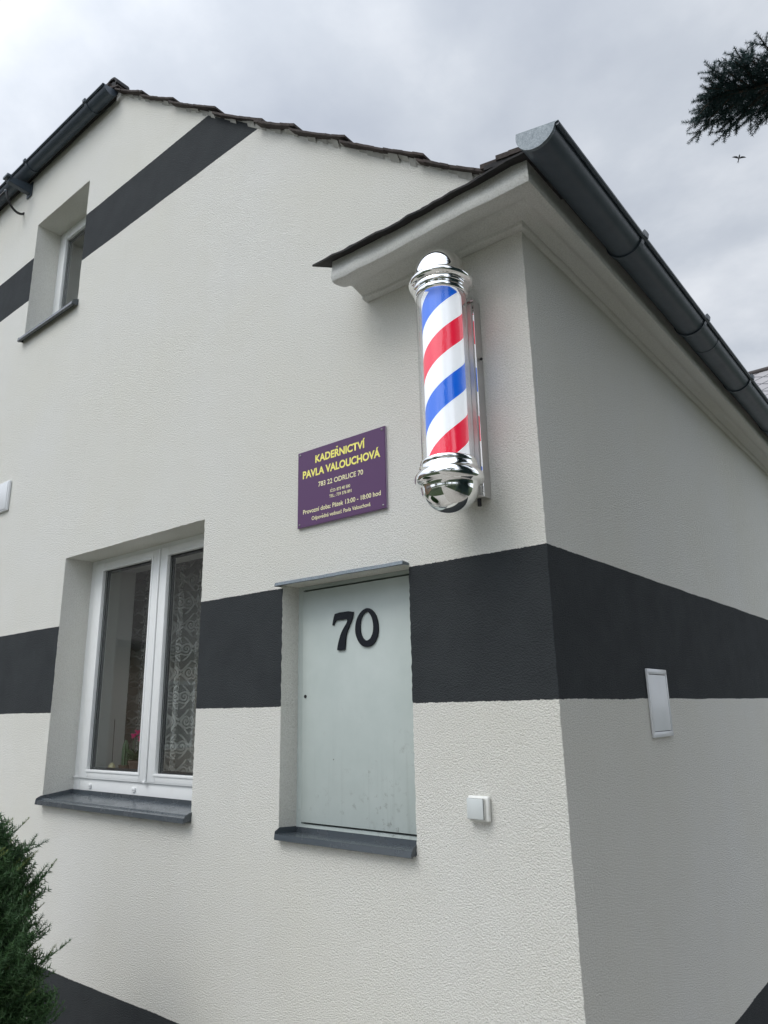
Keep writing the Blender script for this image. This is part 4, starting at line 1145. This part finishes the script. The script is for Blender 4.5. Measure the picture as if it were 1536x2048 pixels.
# ---- spruce to the right of the house; one bough reaches over the camera's upper right corner
def spruce(base, height, Rm, nbranch, special, label, seed=5):
    r = np.random.default_rng(seed)
    tm = needle_twig(24, 0.17, 0.042, 0.012, 0.8, 0.65, 2)
    tmf = needle_twig(70, 0.085, 0.0205, 0.0034, 0.95, 0.62, 3)
    root = empty('spruce_tree', base); tag(root, label, 'tree')
    bt = bmesh.new(); tube(bt, [(0, 0, 0), (0.03, 0.02, height*0.5), (0, 0, height)], [0.19, 0.11, 0.015], 14)
    from_bm('trunk', bt, 'bark', root)
    bl = bmesh.new()
    P = []; D = []; S = []
    for i in range(nbranch):
        u = (i+r.random())/nbranch; z = 0.5+(height-0.6)*u; a = i*2.39996+r.uniform(-.3, .3)
        L = Rm*(1-u)**0.65*r.uniform(0.85, 1.05)+0.1
        d = np.array([math.cos(a), math.sin(a), 0.05])
        k = max(4, int(L/0.13))
        pts_ = []
        for j in range(k+1):
            s = j/k; q = np.array([d[0]*L*s, d[1]*L*s, z+0.18*L*math.sin(s*2.6)-0.22*L*s*s]); pts_.append(q)
            if s > 0.18:
                side = np.array([-d[1], d[0], 0])
                for sg in (-1, 1):
                    wl = (1-s)*L*0.42+0.10
                    nn = max(1, int(wl/0.13))
                    for m_ in range(nn):
                        dd = d*0.75+side*sg*0.8; dd /= np.linalg.norm(dd)
                        P.append(q+dd*wl*m_/nn+r.normal(0, 0.02, 3)+np.array([0, 0, -0.05*m_])); D.append(dd+r.normal(0, 0.25, 3)); S.append(r.uniform(0.9, 1.5))
                P.append(q); D.append(d+r.normal(0, 0.2, 3)); S.append(r.uniform(0.9, 1.4))
        tube(bl, [pts_[0], pts_[len(pts_)//2], pts_[-1]], [0.03*(1-u)+0.008, 0.015*(1-u)+0.005, 0.003], 5)
    P, D, S = np.array(P), np.array(D), np.array(S); n = len(P)
    W, F = scatter(tm, P, D, S, r.uniform(0, 6.28, n)); parts = [(W, F, np.repeat(r.random(n), len(tm[0])), 0)]
    if special is not None:
        # detailed bough: a spine with side shoots and their shoots
        A, B = np.array(special[0])-np.array(base), np.array(special[1])-np.array(base)
        ax = (B-A); Ls = np.linalg.norm(ax); ax /= Ls
        upv = np.array([0, 0, 1.]); sd = np.cross(ax, upv); sd /= np.linalg.norm(sd)
        P = []; D = []; S = []
        tube(bl, [(0, 0, A[2]-0.55), tuple(A*np.array([0.55, 0.75, 1])-np.array([0, 0, 0.15])), tuple(A)], [0.07, 0.05, 0.034], 8)
        tube(bl, [tuple(A), tuple(A+(B-A)*0.5+np.array([0, 0, 0.12])), tuple(B)], [0.035, 0.02, 0.004], 8)
        for j in range(60):
            s = 0.62+0.38*(j+0.5)/60; q = A+(B-A)*s+np.array([0, 0, 0.12*math.sin(s*math.pi)])
            far_ = min((1-s)*3.4+0.09, 0.36)*r.uniform(0.7, 1.0); near_ = min((1-s)*3.0+0.09, 0.24)*r.uniform(0.7, 1.1)
            for sg in (-1, 1):
                reach = far_ if sg*sd[1] > 0 else near_
                dd = ax*0.75+sd*sg*0.8+r.normal(0, 0.12, 3)+upv*r.uniform(-0.12, 0.12); dd /= np.linalg.norm(dd)
                k = max(1, int(reach/0.06))
                tube(bl, [tuple(q), tuple(q+dd*reach)], [0.004, 0.0012], 4)
                for m_ in range(k):
                    c_ = q+dd*reach*m_/k
                    P.append(c_); D.append(dd+r.normal(0, 0.08, 3)); S.append(r.uniform(0.85, 1.05))
                    for s2 in (-1, 1):
                        d2 = dd*0.8+np.cross(dd, upv)*s2*0.75+upv*r.uniform(-0.35, 0.35); l2 = reach*(1-m_/k)*0.45+0.02
                        for e_ in range(max(1, int(l2/0.08))):
                            P.append(c_+d2*e_*0.08); D.append(d2+r.normal(0, 0.12, 3)); S.append(r.uniform(0.75, 1.0))
            P.append(q); D.append(ax+r.normal(0, 0.1, 3)); S.append(1.0)
        P.append(B); D.append(ax); S.append(1.0)
        P, D, S = np.array(P), np.array(D), np.array(S); n = len(P)
        W, F = scatter(tmf, P, D, S, r.uniform(0, 6.28, n)); parts.append((W, F, np.repeat(r.random(n), len(tmf[0])), 0))
    V, F, T, MI = join(parts)
    obj('crown', fast_mesh('crown', V, F, T, MI), 'spruce_needles', root)
    from_bm('limb', bl, 'bark', root)
spruce((4.3, -0.15, 0), 13.5, 2.6, 470, ((2.9, 1.75, z_(2.50)), (0.625, 0.74, z_(2.635))), 'dark spruce tree right of the house with a bough reaching into the sky')

# ---- broadleaf trees and hedge of the garden behind the photographer (seen in the glass and the chrome)
def broadleaf(base, h, rad, label, seed, n=9000, group='trees across the garden'):
    r = np.random.default_rng(seed); root = empty('garden_tree', base); tag(root, label, 'tree', group)
    bm = bmesh.new(); tube(bm, [(0, 0, 0), (0.08, 0.05, h*0.35), (0, 0.1, h*0.7)], [0.17, 0.13, 0.05], 12)
    tips_ = []
    for k in range(9):
        a = k*0.7+r.uniform(0, .4); z0 = h*(0.28+0.045*k); L = rad*r.uniform(0.6, 0.95)
        e_ = (L*math.cos(a), L*math.sin(a), z0+L*0.7); tips_.append(e_)
        tube(bm, [(0.03, 0.03, z0), (e_[0]*0.5, e_[1]*0.5, z0+L*0.25), e_], [0.07, 0.045, 0.012], 7)
    from_bm('trunk', bm, 'bark', root)
    cs_ = np.array([[*(rad*0.62*r.normal(0, 0.62, 2)), h*0.62+h*0.17*r.normal()] for _ in range(26)]+[list(t_) for t_ in tips_])
    ci = r.integers(0, len(cs_), n); off = r.normal(0, 1, (n, 3)); off /= np.linalg.norm(off, axis=1, keepdims=True)
    P = cs_[ci]+off*(rad*0.32)*r.random((n, 1))**0.4*r.uniform(0.7, 1.2, (n, 1)); s = r.uniform(0.07, 0.14, n)
    q = np.array([[0, -0.5, 0], [0.9, 0, 0.15], [0, 0.5, 0], [-0.9, 0, 0.1]])
    W, F = scatter((q, np.array([[0, 1, 2, 3]])), P, r.normal(0, 1, (n, 3)), s, r.uniform(0, 6.28, n))
    obj('crown', fast_mesh('crown', W, F, np.repeat(r.random(n), 4)), 'broad_leaves', root)
broadleaf((-5.2, -12.5, 0), 8.0, 2.9, 'round leafy tree standing left across the garden', 1)
broadleaf((6.8, -8.5, 0), 8.5, 3.2, 'tall leafy tree at the right behind the paved path', 2)
broadleaf((3.9, -13.5, 0), 7.0, 2.6, 'smaller leafy tree at the far end of the path', 3)
broadleaf((11.5, 1.5, 0), 7.5, 2.8, 'leafy tree standing beyond the spruce on the right', 4)
def hedge(x0, x1, y, d, h, seed, label):
    r = np.random.default_rng(seed); n = int((x1-x0)*h*520)
    P = np.stack([r.uniform(0, x1-x0, n), r.uniform(0, d, n), r.uniform(0, h, n)], 1)
    f = r.random(n); P[f < 0.45, 1] = d*(1-0.12*r.random((f < 0.45).sum())); P[(f > 0.45) & (f < 0.65), 2] = h*(1-0.08*r.random(((f > 0.45) & (f < 0.65)).sum()))
    P += r.normal(0, 0.03, P.shape)
    q = np.array([[0, -0.5, 0], [0.9, 0, 0.15], [0, 0.5, 0], [-0.9, 0, 0.1]])
    W, F = scatter((q, np.array([[0, 1, 2, 3]])), P, r.normal(0, 1, (n, 3)), r.uniform(0.035, 0.06, n), r.uniform(0, 6.28, n))
    o = obj('hedge', fast_mesh('hedge', W, F, np.repeat(r.random(n), 4)), 'hedge_leaves'); o.location = (x0, y, 0)
    tag(o, label, 'hedge')
hedge(-9.0, -1.2, -8.6, 0.8, 1.5, 8, 'clipped green hedge left of the path across the garden')
hedge(2.8, 9.0, -6.6, 0.8, 1.6, 9, 'clipped green hedge right of the path behind the lawn')

# ---- other houses
def plain_house(loc, w_, d_, eave, ridge, wallm, roofm, label, along='x', rz=0.0, wins=True):
    root = empty('neighbour_house', loc, rz); tag(root, label, 'house')
    bm = bmesh.new(); prism(bm, [(-d_/2, 0), (d_/2, 0), (d_/2, eave), (0, ridge-0.15), (-d_/2, eave)], 'x', -w_/2, w_/2)
    from_bm('wall', bm, wallm, root)
    bm = bmesh.new(); uvl = bm.loops.layers.uv.new('UVMap')
    ov = 0.35; k = (ridge-eave)/(d_/2)
    for s in (-1, 1):
        ze = eave-ov*k; Ls = math.hypot(d_/2+ov, ridge-ze)
        c_ = [(-w_/2-0.3, s*(d_/2+ov), ze), (w_/2+0.3, s*(d_/2+ov), ze), (w_/2+0.3, 0, ridge), (-w_/2-0.3, 0, ridge)]
        A = [bm.verts.new(v_) for v_ in c_]; B = [bm.verts.new((v_[0], v_[1], v_[2]-0.12)) for v_ in c_]
        f = bm.faces.new(A)
        for l, u_ in zip(f.loops, ((0, 0), (w_+0.6, 0), (w_+0.6, Ls), (0, Ls))): l[uvl].uv = u_
        bm.faces.new(B[::-1])
        for i in range(4): bm.faces.new((A[i], B[i], B[(i+1) % 4], A[(i+1) % 4]))
    rf = from_bm('roof', bm, roofm, root)
    bm = bmesh.new(); tube(bm, [(-w_/2-0.3, 0, ridge+0.01), (w_/2+0.3, 0, ridge+0.01)], 0.07, 10); from_bm('ridge_cap', bm, 'dark_roof_tiles', rf)
    bm = bmesh.new(); box(bm, w_*0.2, w_*0.2+0.5, 0.3, 0.8, ridge-0.9, ridge+0.8, 0.02); from_bm('chimney', bm, 'grey_render', rf)
    if wins:
        for yy, sgn in ((-d_/2, -1), (d_/2, 1)):
            for i in range(3):
                x = -w_/2+w_*(i+0.5)/3
                bm = bmesh.new(); a_, b__ = sorted((yy+sgn*0.004, yy+sgn*0.05))
                for (xa_, xb_, za_, zb_) in ((x-0.6, x-0.53, 1.0, 2.2), (x+0.53, x+0.6, 1.0, 2.2), (x-0.53, x+0.53, 1.0, 1.07), (x-0.53, x+0.53, 2.13, 2.2), (x-0.03, x+0.03, 1.07, 2.13)):
                    box(bm, xa_, xb_, a_, b__, za_, zb_)
                wn = from_bm('window', bm, 'white_pvc', root)
                bm = bmesh.new(); a_, b__ = sorted((yy+sgn*0.006, yy+sgn*0.012)); box(bm, x-0.53, x+0.53, a_, b__, 1.07, 2.13)
                from_bm('pane', bm, 'reflecting_pane', wn)
    return root
plain_house((-2.0, 16.5, 0), 9.0, 7.0, 6.3, 9.55, 'grey_render', 'diamond_slates', 'house behind with grey diamond slate roof at the right edge', wins=True)
plain_house((-15.5, -7.5, 0), 10.0, 8.0, 3.1, 6.6, 'ochre_render', 'dark_roof_tiles', 'ochre house with dark roof across the garden on the left', rz=R(72))

# ---- swallow
bird = empty('swallow', (0, 0, 0)); tag(bird, 'small dark bird gliding in the sky below the spruce bough', 'bird')
rb = Vector((-0.112, 0.794, 0.597)).normalized()
bird.location = Vector((1.116, -2.289, EYE))+rb*20
bm = bmesh.new()
def wing(sg):
    q = [(0.02, 0.012), (0.05, 0.03), (0.10, 0.028), (0.155, 0.005), (0.10, -0.004), (0.05, -0.012), (0.02, -0.022)]
    T_ = [bm.verts.new((sg*a, b, 0.004+0.10*a)) for a, b in q]; B_ = [bm.verts.new((sg*a, b, -0.002+0.10*a)) for a, b in q]
    fs = [bm.faces.new(T_), bm.faces.new(B_[::-1])]
    for i in range(len(q)): fs.append(bm.faces.new((T_[i], B_[i], B_[(i+1) % len(q)], T_[(i+1) % len(q)])))
    bmesh.ops.recalc_face_normals(bm, faces=fs)
wing(1); wing(-1)
tube(bm, [(0, 0.07, 0), (0, 0.05, 0), (0, 0.01, 0), (0, -0.04, 0), (0, -0.075, 0)], [0.004, 0.013, 0.018, 0.012, 0.006], 10)
for s in (-1, 1):
    vs_ = [bm.verts.new(c_) for c_ in ((0, -0.065, 0.001), (s*0.012, -0.07, 0.001), (s*0.022, -0.125, 0.001), (s*0.004, -0.09, 0.001))]; bm.faces.new(vs_)
me = bpy.data.meshes.new('body'); bm.to_mesh(me); bm.free(); obj('body', me, 'feather', bird)
bird.rotation_euler = Euler((R(42), R(-14), R(205)))
bird.scale = (1.0, 1.0, 1.0)
